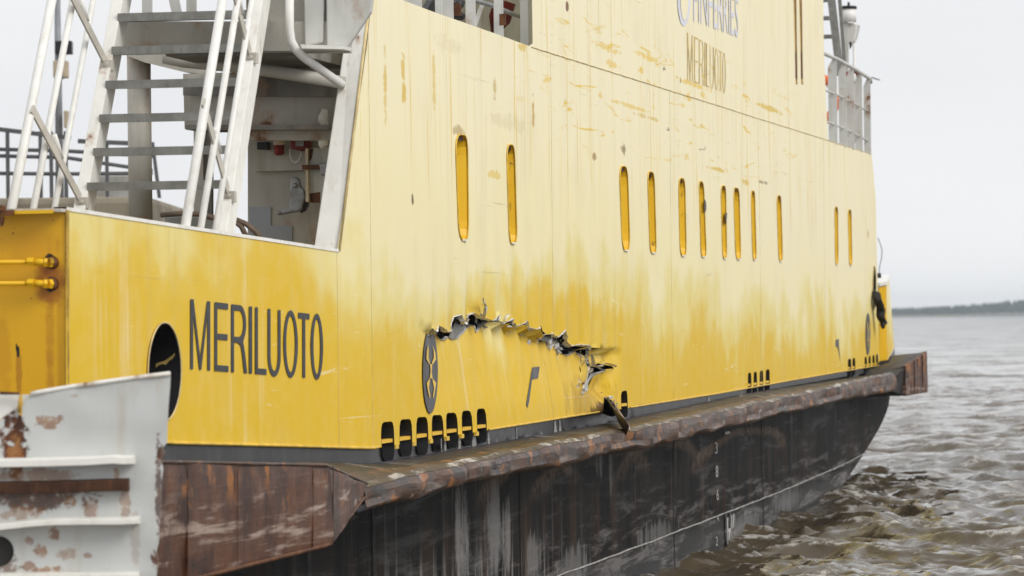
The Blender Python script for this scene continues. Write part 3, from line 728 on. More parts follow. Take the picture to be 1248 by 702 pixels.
def strokes(ch, tw, th):                            # letters in a unit box as outline loops: list of (outer, holes)
    q = lambda x0, y0, x1, y1: ([(x0, y0), (x1, y0), (x1, y1), (x0, y1)], [])
    def ell(cx, cy, rx, ry, a0=0.0, a1=2*pi, n=28): return [(cx+rx*cos(a0+(a1-a0)*k/n), cy+ry*sin(a0+(a1-a0)*k/n)) for k in range(n+1)]
    if ch == 'M': return [([(0,0),(tw,0),(tw,.80),(.5-tw*.36,0),(.5+tw*.36,0),(1-tw,.80),(1-tw,0),(1,0),(1,1),(1-tw*1.15,1),(.5,.17),(tw*1.15,1),(0,1)], [])]
    if ch == 'E': return [([(0,0),(1,0),(1,th),(tw,th),(tw,.46),(.93,.46),(.93,.46+th),(tw,.46+th),(tw,1-th),(.97,1-th),(.97,1),(0,1)], [])]
    if ch == 'L': return [([(0,0),(1,0),(1,th),(tw,th),(tw,1),(0,1)], [])]
    if ch == 'I': return [q(0, 0, 1, 1)]
    if ch == 'T': return [([(.5-tw/2,0),(.5+tw/2,0),(.5+tw/2,1-th),(1,1-th),(1,1),(0,1),(0,1-th),(.5-tw/2,1-th)], [])]
    if ch == 'O': return [(ell(.5,.5,.5,.52)[:-1], [ell(.5,.5,.5-tw,.52-th)[:-1]])]
    if ch == 'U': return [([(0,1),(0,.30)] + ell(.5,.30,.5,.32,pi,2*pi,16)[1:] + [(1,1),(1-tw,1),(1-tw,.30)] + ell(.5,.30,.5-tw,.32-th,2*pi,pi,16)[1:] + [(tw,1)], [])]
    if ch == 'R': return [([(0,0),(tw,0),(tw,.44),(.42,.44),(.60,.40),(.68,.28),(.80,0),(1,0),(.86,.30),(.74,.46)] + ell(.55,.725,.38,.275,-pi/3,pi/2,14)[1:] + [(0,1)], [[(tw,.44+th),(.52,.44+th)] + ell(.52,.73,.38-tw*.8,.275-th,-pi/2.2,pi/2,12) + [(tw,1-th)]])]
def letters(boxes, top, bot, tw_px, th, name, mat, off):
    mb = MB()
    for ch, x0, x1 in boxes:
        tw = tw_px/(x1-x0)
        for outer, holes in strokes(ch, tw, th):
            V, E = [], []
            for lp_ in [outer]+holes:
                i0 = len(V); d_ = []
                for a, b2 in zip(lp_, lp_[1:]+lp_[:1]):
                    m = max(1, int(max(abs(a[0]-b2[0])*4, abs(a[1]-b2[1])*8)))
                    d_ += [(a[0]+(b2[0]-a[0])*k/m, a[1]+(b2[1]-a[1])*k/m) for k in range(m)]
                V += [Vector(p) for p in d_]; E += [(i0+k, i0+(k+1) % len(d_)) for k in range(len(d_))]
            ov, oe, of, *_ = delaunay_2d_cdt(V, E, [], 0, 1e-5); base = len(mb.v)
            for v in ov:
                x = x0+(x1-x0)*v.x; yt, yb = lerp(top, x), lerp(bot, x); s_, z_ = sz((x, yb+(yt-yb)*v.y)); mb.v.append(P(s_, z_, off))
            for f in of:
                c = sum((ov[k] for k in f), Vector((0, 0)))/len(f)
                if inside(tuple(c), outer) and not any(inside(tuple(c), h) for h in holes): mb.f.append([base+k for k in f])
    return mb.build(name, mat, ferry, True)
ZX = lambda u: 180+u/3.19
NAME = [(c, ZX(a), ZX(b2)) for c, a, b2 in (('M',163,240),('E',257,311),('R',322,384),('I',391,403),('L',415,459),('U',464,514),('O',525,581),('T',583,626),('O',631,679))]
letters(NAME, [(231, 364.3), (393, 384.5)], [(231, 449.8), (393, 462)], 3.3, .088, 'name_lettering', 'black_print', -0.006)['label'] = 'black MERILUOTO lettering on the stern plating'
x_ = [837.5 + (u-163)/516*46.5 for u in (163,240,257,311,322,384,391,403,415,459,464,514,525,581,583,626,631,679)]
letters([(c, x_[2*i], x_[2*i+1]) for i, c in enumerate('MERILUOTO')], [(837, 39), (884, 66)], [(837, 97), (884, 113.5)], 0.9, .03, 'name_relief', 'relief_paint', -0.004)['label'] = 'worn relief of MERILUOTO high on the side'
text_on('FINFERRIES', ((845,-30),(899.5,-4),(899.5,46),(845,26)), 'company_lettering', 'blue_print')['label'] = 'pale blue FINFERRIES lettering'
def flat(px, name, mat, off=-0.006, label=None):
    mb = MB(); pts = []
    for a, b2 in zip(px, px[1:]+px[:1]):
        for k in range(4): pts.append((a[0]+(b2[0]-a[0])*k/4, a[1]+(b2[1]-a[1])*k/4))
    V = [Vector(szd(p)) for p in pts]; n = len(V)
    x0, x1, y0, y1 = min(v.x for v in V), max(v.x for v in V), min(v.y for v in V), max(v.y for v in V)
    poly = [tuple(v) for v in V]
    ext = [Vector((a, c)) for a in np.linspace(x0, x1, 9) for c in np.linspace(y0, y1, 9) if inside((a, c), poly)]
    ov, oe, of, *_ = delaunay_2d_cdt(V+ext, [(k, (k+1) % n) for k in range(n)], [], 0, 1e-5)
    mb.v = [P(v.x, v.y, off) for v in ov]
    mb.f = [list(f) for f in of if inside(tuple(sum((ov[k] for k in f), Vector((0, 0)))/len(f)), poly)]
    return mb.build(name, mat, ferry, True, label=label)
def strip(px, w, name, mat, parent, off=-0.010):
    mb = MB(); q = [Vector(szd(p)) for p in px]; rows = [[], []]
    for i, p in enumerate(q):
        t = (q[min(i+1, len(q)-1)]-q[max(i-1, 0)]).normalized(); nn = Vector((-t.y, t.x))*w/2
        rows[0].append(P(p.x+nn.x, p.y+nn.y, off)); rows[1].append(P(p.x-nn.x, p.y-nn.y, off))
    mb.grid(rows); o = mb.build(name, mat, parent, True); return o
ring = flat([(833+8*cos(2*pi*k/24), -6+38*sin(2*pi*k/24)) for k in range(24)], 'company_emblem', 'blue_print')
flat([(833+5*cos(2*pi*k/24), -6+31*sin(2*pi*k/24)) for k in range(24)], 'emblem_centre', 'side_paint', -0.010)
def thruster(cx, cy, rx, ry, k):
    d = flat([(cx+rx*cos(2*pi*i/32), cy+ry*sin(2*pi*i/32)) for i in range(32)], 'thruster_mark', 'grey_print', -0.010, label='dark disc of the bow thruster mark')
    f = lambda u, v: (cx + (u-141.5)/56.5*rx, cy + (v-352)/317*ry)
    for pg in ([(118,150),(107,200),(104,262),(126,300),(132,292),(121,250),(122,190)], [(151,158),(171,210),(178,262),(152,300),(146,290),(161,250),(160,200)],
               [(132,298),(149,298),(145,355),(151,406),(129,406),(135,355)], [(130,404),(106,440),(116,500),(130,555),(135,540),(124,480),(129,430)], [(150,404),(179,440),(169,500),(159,558),(153,540),(163,480),(152,430)]):
        p_ = flat([f(u, v) for u, v in pg], 'mark_blade', 'yellow_print', -0.016); p_.parent = d
thruster(523, 452.5, 9.1, 51.5, 1)
thruster(1057.3, 407, 2.8, 25.5, 2)
flat([(648.5,447.5),(657,446.8),(655,461),(647.6,462.5),(644.2,489),(642.2,497.5),(640.8,492),(643,478),(647,453)], 'tug_mark', 'grey_print', label='small grey push point mark below the tear')
flat([(1018.2,414),(1022,413.2),(1022,421.5),(1024,442),(1020.6,422.8),(1018.2,422.3)], 'tug_mark', 'grey_print')

# ------------------------------------------------------------------ rub rail, ledge and fender boxes
RT = [L(x, y, -0.42)[::2] for x, y in ((447,590),(590,558.7),(679,540),(764.7,524.5),(871.7,502.5),(975,480.5),(1088,455))]
RB = [L(x, y, -0.42)[::2] for x, y in ((451,612),(600.6,577),(713,556),(871.7,520),(1034,483),(1088,473))]
LZ = [(p[0], p[1]) for p in BAND_EDGE]
S0R, S1R = -2.1, 32.3
_rk = random.Random(21)
KN = [[], [], [], []]
for i, (g0_, g1_, lo_, hi_) in enumerate(((.25, 1.1, 0, .045), (.12, .7, -.014, .008), (.2, .9, -.02, .02), (.15, .6, -.008, .035))):
    q_ = -3.0
    while q_ < 35:
        v_ = _rk.uniform(lo_, hi_)
        if i == 0 and _rk.random() < .55: v_ *= .2
        KN[i].append((q_, v_)); q_ += _rk.uniform(g0_, g1_)
def rail_profile(s):
    zt, zb, zl = lerp(RT, s), lerp(RB, s), ls(LZ, max(s, -2.0))
    n3 = mnoise.noise((s*0.45, 8, 2)); n4 = mnoise.noise((s*2.3, 2, 7)); n5 = mnoise.noise((s*9.0, 2, 7))
    k_o, k_t, k_b, k_m = (lerp(KN[i], s) for i in range(4))
    zt += k_t + 0.006*n5; zb += k_b
    zb -= 0.035; o = -0.445 + k_o + 0.015*n3; dz = zt-zb
    return [(s, 0.02, zl+0.004), (s, -0.13, zl-(zl-zt)*0.30), (s, -0.24, zl-(zl-zt)*0.50+0.006*n4), (s, o+0.085, zt+0.010), (s, o+0.024, zt-0.012),
            (s, o-0.004+k_m, zt-dz*.35), (s, o-0.006+k_m*1.4, zt-dz*.60), (s, o+0.002, zt-dz*.86), (s, o+0.014, zb+0.004), (s, o+0.06, zb-0.012), (s, 0.08, zb-0.07)]
joints = [S0R] + [sz((x, 500))[0] for x in (500, 590, 660, 735, 800, 872, 935, 1012)] + [S1R]
for j0, j1 in zip(joints, joints[1:]):
    n = max(4, int((j1-j0)/0.05))
    rows = [rail_profile(j0+0.006+(j1-j0-0.012)*k/n) for k in range(n+1)]
    mb = MB(); mb.grid([r[2:] for r in rows]); r = mb.build('rub_rail', 'rail_steel', ferry, 'auto')
    mb = MB(); mb.grid([r_[:3] for r_ in rows]); mb.build('ledge', 'ledge_dark', r, 'auto')
    mb = MB(); mb.grid([[tuple(Vector(p)+Vector((0, -.001, .003))) for p in r_[3:5]] for r_ in rows]); mb.build('worn_edge', 'worn_steel', r)

FA, FB_, FC = (-2.1, -0.42), (-4.2, -0.70), (-8.2, -0.50)
def fpl(x, y): return onv(x, y, FB_, FC)
def fch(x, y): return onv(x, y, FA, FB_)
def fplate(name, quad, proj, seed, mat='fender_rust', nu=12, nv=8, proud=0.0, parent=None):
    q = [Vector(proj(*p)) for p in quad]; rows = []
    dirn = (q[1]-q[0]); nrm = Vector((dirn.y, -dirn.x, 0)).normalized()
    if nrm.y > 0: nrm = -nrm
    for i in range(nv+1):
        v = i/nv; row = []
        for j in range(nu+1):
            u = j/nu; p = (q[0]*(1-u)+q[1]*u)*(1-v) + (q[3]*(1-u)+q[2]*u)*v
            d = proud + 0.02*mnoise.noise((p.x*1.3, seed*3.1, p.z*2.2)) + 0.008*mnoise.noise((p.x*4, seed, p.z*5))
            if 0 < i < nv: d += 0.004
            row.append(tuple(p + nrm*d))
        rows.append(row)
    mb = MB(); mb.grid(rows)
    fr = rows[0] + [r[-1] for r in rows[1:]] + rows[-1][::-1][1:] + [r[0] for r in rows[::-1]][1:-1]
    n = len(fr); back = [tuple(Vector(p) - nrm*0.05) for p in fr]
    for k in range(n): mb.face(fr[k], fr[(k+1) % n], back[(k+1) % n], back[k])
    return mb.build(name, mat, parent, True)
def topy(x): return 563 + (x-205)*0.02
def boty(x): return 700 - (x-260)*0.2535
zb_in = 1.0
pA, pB, pC = fch(447, 588), fpl(403, 567), fpl(186, 562.6)
mb = MB()
lo = [(pA[0]+0.05, -0.30, 1.30), (pB[0], -0.60, 1.24), (-8.2, -0.42, 1.24), (-8.2, 0.72, 1.24), (-1.2, 0.10, 1.24)]
hi = [(pA[0]+0.05, -0.36, pA[2]-0.01), (pB[0], -0.645, pB[2]-0.012), (-8.2, -0.44, pC[2]-0.012), (-8.2, 0.78, pC[2]-0.01), (-1.2, 0.15, ls(LZ, -1.2)-0.005)]
mb.hexa(lo, hi); fend = mb.build('fender_box', 'ledge_dark', ferry)
for i, (x0, x1, pr) in enumerate(((186, 226, 0.0), (226, 287, 0.001), (287, 379, 0.0), (379, 403.5, 0.0))):
    fplate('fender_plate', [(x0, topy(x0)), (x1-.1, topy(x1)), (x1-.1, boty(x1)), (x0, boty(x0))], fpl, i+1, proud=pr, parent=fend, nu=16)
fplate('fender_plate', [(403.5, 567), (447, 589), (447, 600), (403.5, 663.5)], fch, 7, proud=0.0, parent=fend)
for x in (226, 287, 379, 403.5):
    mb = MB(); mb.tube([Vector(fpl(x, topy(x)+1+ (boty(x)-topy(x)-2)*k/14)) + Vector((0, -0.012, 0)) for k in range(15)], 0.003, 5); mb.build('weld_line', 'fender_rust', fend, True)
mb = MB(); mb.tube([Vector(fpl(x, boty(x))) + Vector((0, -0.012, 0.005)) for x in range(188, 404, 8)] + [fch(447, 602)], 0.012, 6); mb.build('fender_edge', 'rusty_steel', fend, True)
mb = MB(); mb.tube([Vector(fpl(x, topy(x))) + Vector((0, -0.004, 0.0)) for x in range(188, 404, 8)] + [fch(447, 589)], 0.010, 6); mb.build('fender_edge', 'rail_steel', fend, True)

GA, GB = (32.3, -0.42), (34.6, -0.74)
def gch(x, y): return onv(x, y, GA, GB)
g0, g1 = gch(1104, 446), gch(1131, 428)
z0, z1 = g0[2], g1[2]
gz0, gz1 = gch(1104, 482.5)[2], gch(1131, 478)[2]
mb = MB()
s2 = (g1[0]+6.5); zk_ = onv(1089.5, 424, (L(1071.5, 400)[0]+5, 0), (L(1071.5, 400)[0]+5, 1))[2]-.21
mb.hexa([(g0[0], g0[1]+.03, gz0), (g1[0], g1[1]+.03, gz1), (s2, g1[1]+.85, gz1), (s2, 1.2, gz1), (g0[0]-.4, 0.2, gz0)],
        [(g0[0], g0[1]+.03, z0-.012), (g1[0], g1[1]+.03, z1-.012), (s2, g1[1]+.85, zk_), (s2, 1.2, zk_), (g0[0]-.4, 0.2, ls(LZ, 31.5)-.02)])
fend2 = mb.build('fender_box', 'ledge_dark', ferry)
for i in range(8):
    a, b2 = i/8, (i+1)/8
    fx = lambda u, top: (1104+27*u, (446-18*u) if top else (482.5-4.5*u))
    q = [fx(a, 1), fx(b2-.01, 1), fx(b2-.01, 0), fx(a, 0)]
    fplate('fender_plate', q, gch, 20+i, proud=random.uniform(-.003, .004), parent=fend2, nu=4, nv=6)
mb = MB(); c0 = L(1086, 463, -0.40); c1 = L(1087, 476, -0.36)
mb.hexa([c0, (g0[0]+.02, g0[1]+.02, z0-.03), (g0[0]+.02, g0[1]+.06, gz0+.01), c1], [(c0[0], 0.1, c0[2]), (g0[0], 0.1, z0-.03), (g0[0], 0.1, gz0+.01), (c1[0], 0.1, c1[2])])
mb.build('fender_gap_shade', 'inside_dark', fend2)  # dark block standing in for the shaded gap beside the box

# ------------------------------------------------------------------ hull
HB = 0.05
bow = [L(x, y, HB) for x, y in ((1090, 470), (1089.5, 484), (1086, 500), (1076, 522), (1062, 545), (1047, 568), (1036, 585), (1015, 612))]
bz = sorted((p[2], p[0]) for p in bow)
def s_end(z): return lerp(bz, z)
zs = [1.75, 1.5, 1.3, 1.1, .95, .8, .65, .5, .35, .2, .05, -.15, -.4, -.8]
def ztop(s): return lerp(RB, s) - 0.03
def hpt(u_, z):
    e = s_end(z)
    s = u_ if u_ < e-2.0 else e-2.0 + (u_-(e-2.0))
    return (s, HB + max(0, -s-0.6)*TAP*0.6 + 0.012*mnoise.noise((s*0.5, 4, z*0.9)), min(z, lerp(RB, s)-0.02))
cuts = [-8.1] + [sz((x, 560))[0] for x in (461, 640)] + [L(827, 600)[0], L(934, 560)[0]]
hull_core = MB(); hull_core.box((14, 5.2, 0.3), (44, 8.6, 2.2))
hull = hull_core.build('hull', 'inside_dark', ferry)
for c0, c1 in zip(cuts, cuts[1:]):
    n = int((c1-c0)/0.25)+2
    mb = MB(); mb.grid([[hpt(c0+0.004+(c1-c0-.008)*k/n, z) for z in zs] for k in range(n+1)]); mb.build('hull_plate', 'hull_black', hull, True)
rows = []
for z in zs:                                         # the last plate sweeps round the raked bow
    e = s_end(z); r = []
    for k in range(26): r.append(hpt(cuts[-1]+0.004+(e-0.6-cuts[-1])*k/25, z))
    for k in range(1, 9):
        a = k/8*pi/2; r.append((e-0.6+0.6*sin(a), HB+0.6*(1-cos(a)), z))
    r.append((e+0.15, 4, z)); r.append((e+0.15, 9.5, z)); rows.append(r)
mb = MB(); mb.grid(rows); mb.build('hull_plate', 'hull_black', hull, True)
for c in cuts[1:]:
    mb = MB(); mb.tube([Vector(hpt(c, z)) + Vector((0, -0.002, 0)) for z in zs[1:]], 0.008, 5); mb.build('hull_seam', 'inside_dark', hull, True)
LINE = [L(x, y, HB)[::2] for x, y in ((560, 752), (680, 701), (800, 657), (960, 595), (1034, 563), (1052, 553))]
mb = MB(); rw = [[], []]
for s in np.arange(LINE[0][0]-6, LINE[-1][0], 0.15):
    z = lerp(LINE, s) + 0.006*mnoise.noise((s*1.5, 0, 0)); w = 0.0065+0.004*mnoise.noise((s*3, 4, 0)); b = hpt(s, z)[1]-0.014
    rw[0].append((s, b, z+w)); rw[1].append((s, b, z-w))
mb.grid(rw); mb.build('waterline_stripe', 'white_print', hull)
def hull_flat(px, mat, name='draft_mark'):
    mb = MB(); mb.face(*[(lambda q: (q[0], hpt(q[0], q[2])[1]-0.016, q[2]))(L(x, y, HB)) for x, y in px]); mb.build(name, mat, hull)
def hull_text(ch, x0, x1, yt, yb, mat='white_print'):
    cu = bpy.data.curves.new('print', 'FONT'); cu.body = ch; cu.offset = 0.0
    t = bpy.data.objects.new('print', cu); col.objects.link(t); bpy.context.view_layer.update()
    me = bpy.data.meshes.new_from_object(t.evaluated_get(bpy.context.evaluated_depsgraph_get())); bpy.data.objects.remove(t)
    xs = [v.co.x for v in me.vertices]; ys = [v.co.y for v in me.vertices]
    for v in me.vertices:
        u, w = (v.co.x-min(xs))/(max(xs)-min(xs)), (v.co.y-min(ys))/(max(ys)-min(ys)); q = L(x0+(x1-x0)*u, yb+(yt-yb)*w, HB)
        v.co = v.co; me.vertices[v.index].co.z = 0
    src = [(v.co.x, v.co.y) for v in me.vertices]; a0, a1, b0, b1 = min(xs), max(xs), min(ys), max(ys)
    for v, (a, b2) in zip(me.vertices, src):
        q = L(x0+(x1-x0)*(a-a0)/(a1-a0), yb+(yt-yb)*(b2-b0)/(b1-b0), HB); v.co = (q[0], hpt(q[0], q[2])[1]-0.018, q[2])
    me.materials.clear(); me.materials.append(M[mat]); o = bpy.data.objects.new('draft_mark', me); col.objects.link(o); o.parent = hull
hull_text('3', 869.8, 872.9, 539, 553); hull_text('8', 870.2, 873.2, 567.5, 581.5); hull_text('6', 871.2, 874, 596, 609.5)
hull_text('4', 872, 874.2, 627, 635.5); hull_text('2', 870.4, 873, 654, 665)
hull_flat([(882.5, 526.5), (887.8, 525.5), (887.8, 528.6), (882.5, 529.6)], 'white_print')
for px, m in (([(882.2,626),(884,625),(885.2,665),(883.4,664)], 'black_print'), ([(884.4,631),(886,630),(886,645),(884.4,648)], 'white_print'), ([(887.6,624.5),(889.4,624),(888.6,640),(887,642)], 'black_print'),
              ([(889.5,628),(890.8,627),(890.2,643),(889,645)], 'white_print'), ([(891.6,626.5),(893.2,626),(892,643),(890.8,645)], 'white_print'), ([(882.5,645),(889,643.5),(889,648),(882.5,649.5)], 'white_print'),
              ([(885,649),(886,649),(886,664),(885,665)], 'white_print'), ([(887.2,648),(888.2,648),(886.8,664),(886,664)], 'white_print')): hull_flat(px, m, 'load_line')

# ------------------------------------------------------------------ stern: bulwark transom, cap, pipes
def T(px, py, ds=0.0): return A(px, py, TR_S+ds)
mb = MB(); q = [T(80.5, 258), T(80.5, 560), T(-420, 566), T(-420, 262)]
mb.prism(q, (0.03, 0, 0)); tr = mb.build('transom_panel', 'transom_yellow', ferry)
mb = MB(); mb.tube([Vector(T(81, y)) + Vector((0.0, -0.004, 0)) for y in range(256, 560, 8)], 0.012, 6); mb.build('corner_bead', 'ochre_bead', tr, True)
mb = MB(); mb.prism([T(81, 254.5), T(81, 258.5), T(-420, 262), T(-420, 257)], (-0.10, 0, 0)); mb.build('bulwark_cap', 'bracket', tr)
mb = MB(); mb.prism([T(66, 255.8, -.105), T(65, 260, -.105), T(19, 261, -.105), T(19, 257, -.105)], (-0.02, 0, 0)); mb.build('cap_lip', 'fresh_yellow', tr)
mb = MB(); mb.prism([T(18, 256, -.12), T(17, 262.5, -.12), T(-60, 264, -.12), T(-60, 257, -.12)], (-0.03, 0, 0)); mb.build('cap_plate', 'rusty_steel', tr)
for pts in ([(0, 252), (4, 250), (8, 252), (7, 257), (0, 257)], [(0, 263), (6, 264), (5, 272), (3, 276), (1, 271), (0, 268)]):
    mb = MB(); mb.prism([T(x, y, -.13) for x, y in pts], (-0.03, 0, 0)); mb.build('cap_bolt', 'rusty_steel', tr)
# bulwark top edge along the sheer
mb = MB(); e0, e1 = Vector(W(80, 254)), Vector(W(412, 305)); n = 40
rw = [[], [], [], []]
for k in range(n+1):
    p = e0.lerp(e1, k/n); b = bsurf(p.x, p.z)
    for i, (db, dz) in enumerate(((-.006, -.012), (-.006, .008), (.07, .010), (.07, -.012))): rw[i].append((p.x, b+db, p.z+dz))
mb.grid(rw + rw[:1]); mb.build('bulwark_rail', 'white_paint', ferry)
for (x, y) in ((64, 319), (65, 345)):                # pipe unions
    pr = MB()
    pr.tube([T(-300, y+1.5, -.07), T(34, y+.3, -.07)], 0.0125, 8); pp = pr.build('pipe', 'fresh_yellow', ferry, True)
    m = MB(); m.tube([T(34, y, -.07), T(42, y, -.07)], 0.025, 6); m.build('pipe_nut', 'fresh_yellow', pp)
    m = MB(); m.tube([T(42, y, -.07), T(50, y+.5, -.068), T(56, y+1, -.06)], [.019, .019, .017], 8); m.build('pipe_union', 'fresh_yellow', pp, True)
    m = MB(); m.tube([T(53, y+.8, -.066), T(57, y+1, -.058)], 0.026, 6); m.tube([T(58, y+.9, -.055), T(62, y+1, -.035)], 0.028, 6); m.build('pipe_nut', 'fresh_yellow', pp)
    m = MB(); m.tube([T(61, y+1, -.04), T(64.5, y+1, 0.0)], [.030, .036], 10); m.build('pipe_flange', 'rusty_steel', pp, True)

# ------------------------------------------------------------------ stern deck: end pillar, stairway, landing, bulkhead
# car deck and port bulwark complete the hull
mb = MB(); mb.box((12, 4.9, 1.50), (42, 8.6, 0.04)); mb.build('car_deck', 'inside_grey', ferry)
mb = MB(); mb.box((12, 9.6, 2.05), (42, 0.06, 1.5)); mb.build('port_bulwark', 'fresh_yellow', ferry)

q = [Vector(W(450.5, 8)), Vector(W(413, 307))]
wv = 0.155
mb = MB()
mb.hexa([q[0]+Vector((-.01, 0, .05)), q[1]+Vector((-.01, 0, 0)), q[1]+Vector((-.01, wv+.01, .02)), q[0]+Vector((-.01, wv-.02, .0))],
        [q[0]+Vector((.10, 0, .05)), q[1]+Vector((.10, 0, 0)), q[1]+Vector((.10, wv+.01, .02)), q[0]+Vector((.10, wv-.02, .0))])
mb.build('end_pillar', 'white_paint', ferry, bevel=0.008)
mb = MB(); m0, m1 = Vector(W(450, 6)), Vector(W(413, 306)); mb.tube([m0+Vector((-.012, -.004, 0)), m1+Vector((-.012, -.004, 0))], 0.010, 5); mb.build('pillar_edge', 'seam_paint', ferry, True)

# stairway
ST = at(276, 280, 25.0); s0, b0, z0 = ST
RUN = 0.66
def sp(z, b, up=0.0, back=0.0): return (s0 + (z-z0)*RUN - back, b, z+up)
ztopst = z0 + 1.95
BL = b0 + 0.93
treadz = []
for y in (221, 179, 138, 97, 55.5, 15, -26):
    z = z0
    for _ in range(6):
        d = 25.0 + (z-z0)*RUN*U[1]; z = at(200, y, d)[2]
    treadz.append(z)
mb = MB()
for b in (b0, BL): mb.bar(sp(z0-0.25, b), sp(ztopst, b), 0.055 if b == b0 else 0.075, 0.17)
stair = mb.build('stairway', 'white_paint', ferry, bevel=0.004, label='steep white steel stairway with open grey treads')
for z in treadz:
    c = sp(z, (b0+BL)/2)
    mb = MB(); mb.hexa([(c[0]-.13, b0+.03, z-.012), (c[0]+.11, b0+.03, z-.012), (c[0]+.11, BL-.03, z-.012), (c[0]-.13, BL-.03, z-.012)],
                       [(c[0]-.13, b0+.03, z), (c[0]+.11, b0+.03, z), (c[0]+.11, BL-.03, z), (c[0]-.13, BL-.03, z)])
    mb.box((c[0]-.125, (b0+BL)/2, z-.028), (0.02, BL-b0-.06, 0.050)); mb.box((c[0]+.10, (b0+BL)/2, z-.025), (0.016, BL-b0-.06, 0.03))
    mb.build('tread', 'tread_steel', stair)
def rails(b, outs, brs, side):
    for (back, ob, r) in outs:
        mb = MB(); bb = b + ob
        lo_z = z0 - 0.55
        mb.tube([sp(lo_z, bb, 0, back), sp(ztopst+.4, bb, 0, back)], r, 10); mb.build('handrail', 'white_tube', stair, True)
    far = outs[0]
    for zb in brs:                                    # flat stanchions with their bolted feet
        p = Vector(sp(zb, b, 0, 0.06)); bk = far[0]
        qv = Vector((p.x - 0.62*bk, b + far[1]*0.85, p.z + 0.55))
        mb = MB(); mb.bar(p, qv, 0.012, 0.058, (0.1, 1, 0)); st = mb.build('stanchion', 'bracket', stair)
        mb = MB(); mb.box((p.x-.03, p.y-.012, p.z-.005), (0.05, 0.075, 0.07)); mb.tube([(p.x-.07, p.y-.012, p.z), (p.x-.02, p.y-.012, p.z)], 0.014, 6); mb.build('bolt_plate', 'bracket', stair, bevel=.004)
        mb = MB(); mb.tube([(p.x-.62*bk*.55, b+far[1]*.5, p.z+.40), (p.x-.62*bk*.4, b+far[1]*.4, p.z+.26)], 0.02, 8); mb.build('rail_end', 'white_tube', stair, True)
zbr = [at(295, y, d)[2] for y, d in ((70, 25.6), (239, 25.1))]
zbl = [at(116, y, d)[2] for y, d in ((78, 25.7), (246, 25.2))]
rails(b0, [(0.95, -0.0, .030), (0.60, -0.0, .022), (0.26, -0.0, .020)], zbr, -1)
rails(BL, [(1.00, 0.14, .030), (0.64, 0.12, .022), (0.28, 0.10, .020)], zbl, 1)

# landing above the stair and the structure behind it
SL = s0 + (treadz[-2]-z0)*RUN + 0.25
def slab(px, s, dep, name, mat, parent=ferry, bevel=0):
    mb = MB(); mb.prism([A(x, y, s) for x, y in px], (dep, 0, 0)); return mb.build(name, mat, parent, bevel=bevel)
slab([(146, 26), (425, 26), (425, 62), (146, 62)], SL, 0.10, 'landing_beam', 'grey_paint')
slab([(300, -60), (425, -60), (425, 64), (300, 64)], SL+0.05, 0.10, 'landing_plate', 'grey_paint')
slab([(369, -60), (396, -60), (394, 52), (371, 56)], SL-0.02, 0.03, 'locker_panel', 'grey_light', bevel=.01)
slab([(397, -60), (462, -60), (452, 15), (424, 57), (398, 57)], SL-0.04, 0.05, 'locker_panel', 'grey_light', bevel=.01)
slab([(366, 54), (420, 56), (419, 60), (368, 59)], SL-0.16, 0.20, 'deck_edge', 'white_paint')
mb = MB(); z1 = A(300, 63, SL)[2]; bs = A(222, 70, SL+.5)[1]
mb.hexa([(SL+.1, bs, z1-.01), (SL+.1, 0.25, z1-.01), (SL+2.6, 0.25, z1-.01), (SL+2.6, bs, z1-.01)], [(SL+.1, bs, z1+.06), (SL+.1, 0.25, z1+.06), (SL+2.6, 0.25, z1+.06), (SL+2.6, bs, z1+.06)])
mb.build('landing_soffit', 'soffit', ferry)
slab([(223, 90), (420, 84), (420, 157), (225, 157)], SL+1.5, 0.12, 'cross_beam', 'grey_paint')
slab([(223, 98), (420, 92), (420, 118), (223, 116)], SL+1.40, 0.05, 'beam_web', 'soffit')
slab([(226, 152), (420, 152), (420, 158), (226, 158)], SL+1.2, 0.45, 'beam_flange', 'soffit')
slab([(295, 158), (420, 156), (420, 171), (295, 171)], SL+1.35, 0.10, 'beam_lip', 'grey_paint')
SBK = SL + 1.9
slab([(302, 150), (440, 150), (440, 330), (302, 330)], SBK, 0.06, 'bulkhead', 'grey_paint')
slab([(304, 252), (330, 252), (330, 275), (356, 275), (356, 320), (304, 320)], SBK-0.012, 0.01, 'paint_patch', 'blue_grey')
slab([(308, 168), (376, 168), (376, 207), (310, 209)], SBK-0.10, 0.09, 'equipment_panel', 'grey_paint')
slab([(313, 173), (326, 173), (326, 182.5), (313, 182)], SBK-0.20, 0.09, 'junction_box', 'black_plastic', bevel=.005)
mb = MB(); c = A(340, 176, SBK-.17); mb.tube([(c[0], c[1], c[2]+.035), (c[0], c[1], c[2]-.005)], [.035, .042], 12); al = mb.build('alarm_lamp', 'lamp_ivory', ferry, True)
mb = MB(); mb.tube([(c[0], c[1], c[2]-.005), (c[0], c[1], c[2]-.065), (c[0], c[1], c[2]-.075)], [.036, .036, .02], 12); mb.build('lamp_lens', 'red_paint', al, True)
hb = slab([(354, 171), (376, 171), (375, 181), (366, 184), (354, 181)], SBK-0.22, 0.11, 'alarm_box', 'red_paint', bevel=.008)
slab([(360, 172), (370, 172), (370, 178), (360, 178)], SBK-0.235, 0.02, 'alarm_plate', 'galvanised', hb)
mb = MB(); mb.tube([A(x, y, SBK-.16) for x, y in ((353, 182), (353.5, 190), (356, 196), (360, 198), (364, 196), (366.5, 190), (367, 184))], 0.006, 6); mb.build('cable_loop', 'white_tube', ferry, True)
slab([(372, 181), (375, 181), (376, 246), (372.5, 246)], SBK-0.30, 0.06, 'hinge_plate', 'lamp_ivory')
hp = slab([(375, 181), (401, 179), (401, 246), (376, 247)], SBK-0.26, 0.10, 'hinge_post', 'grey_light')
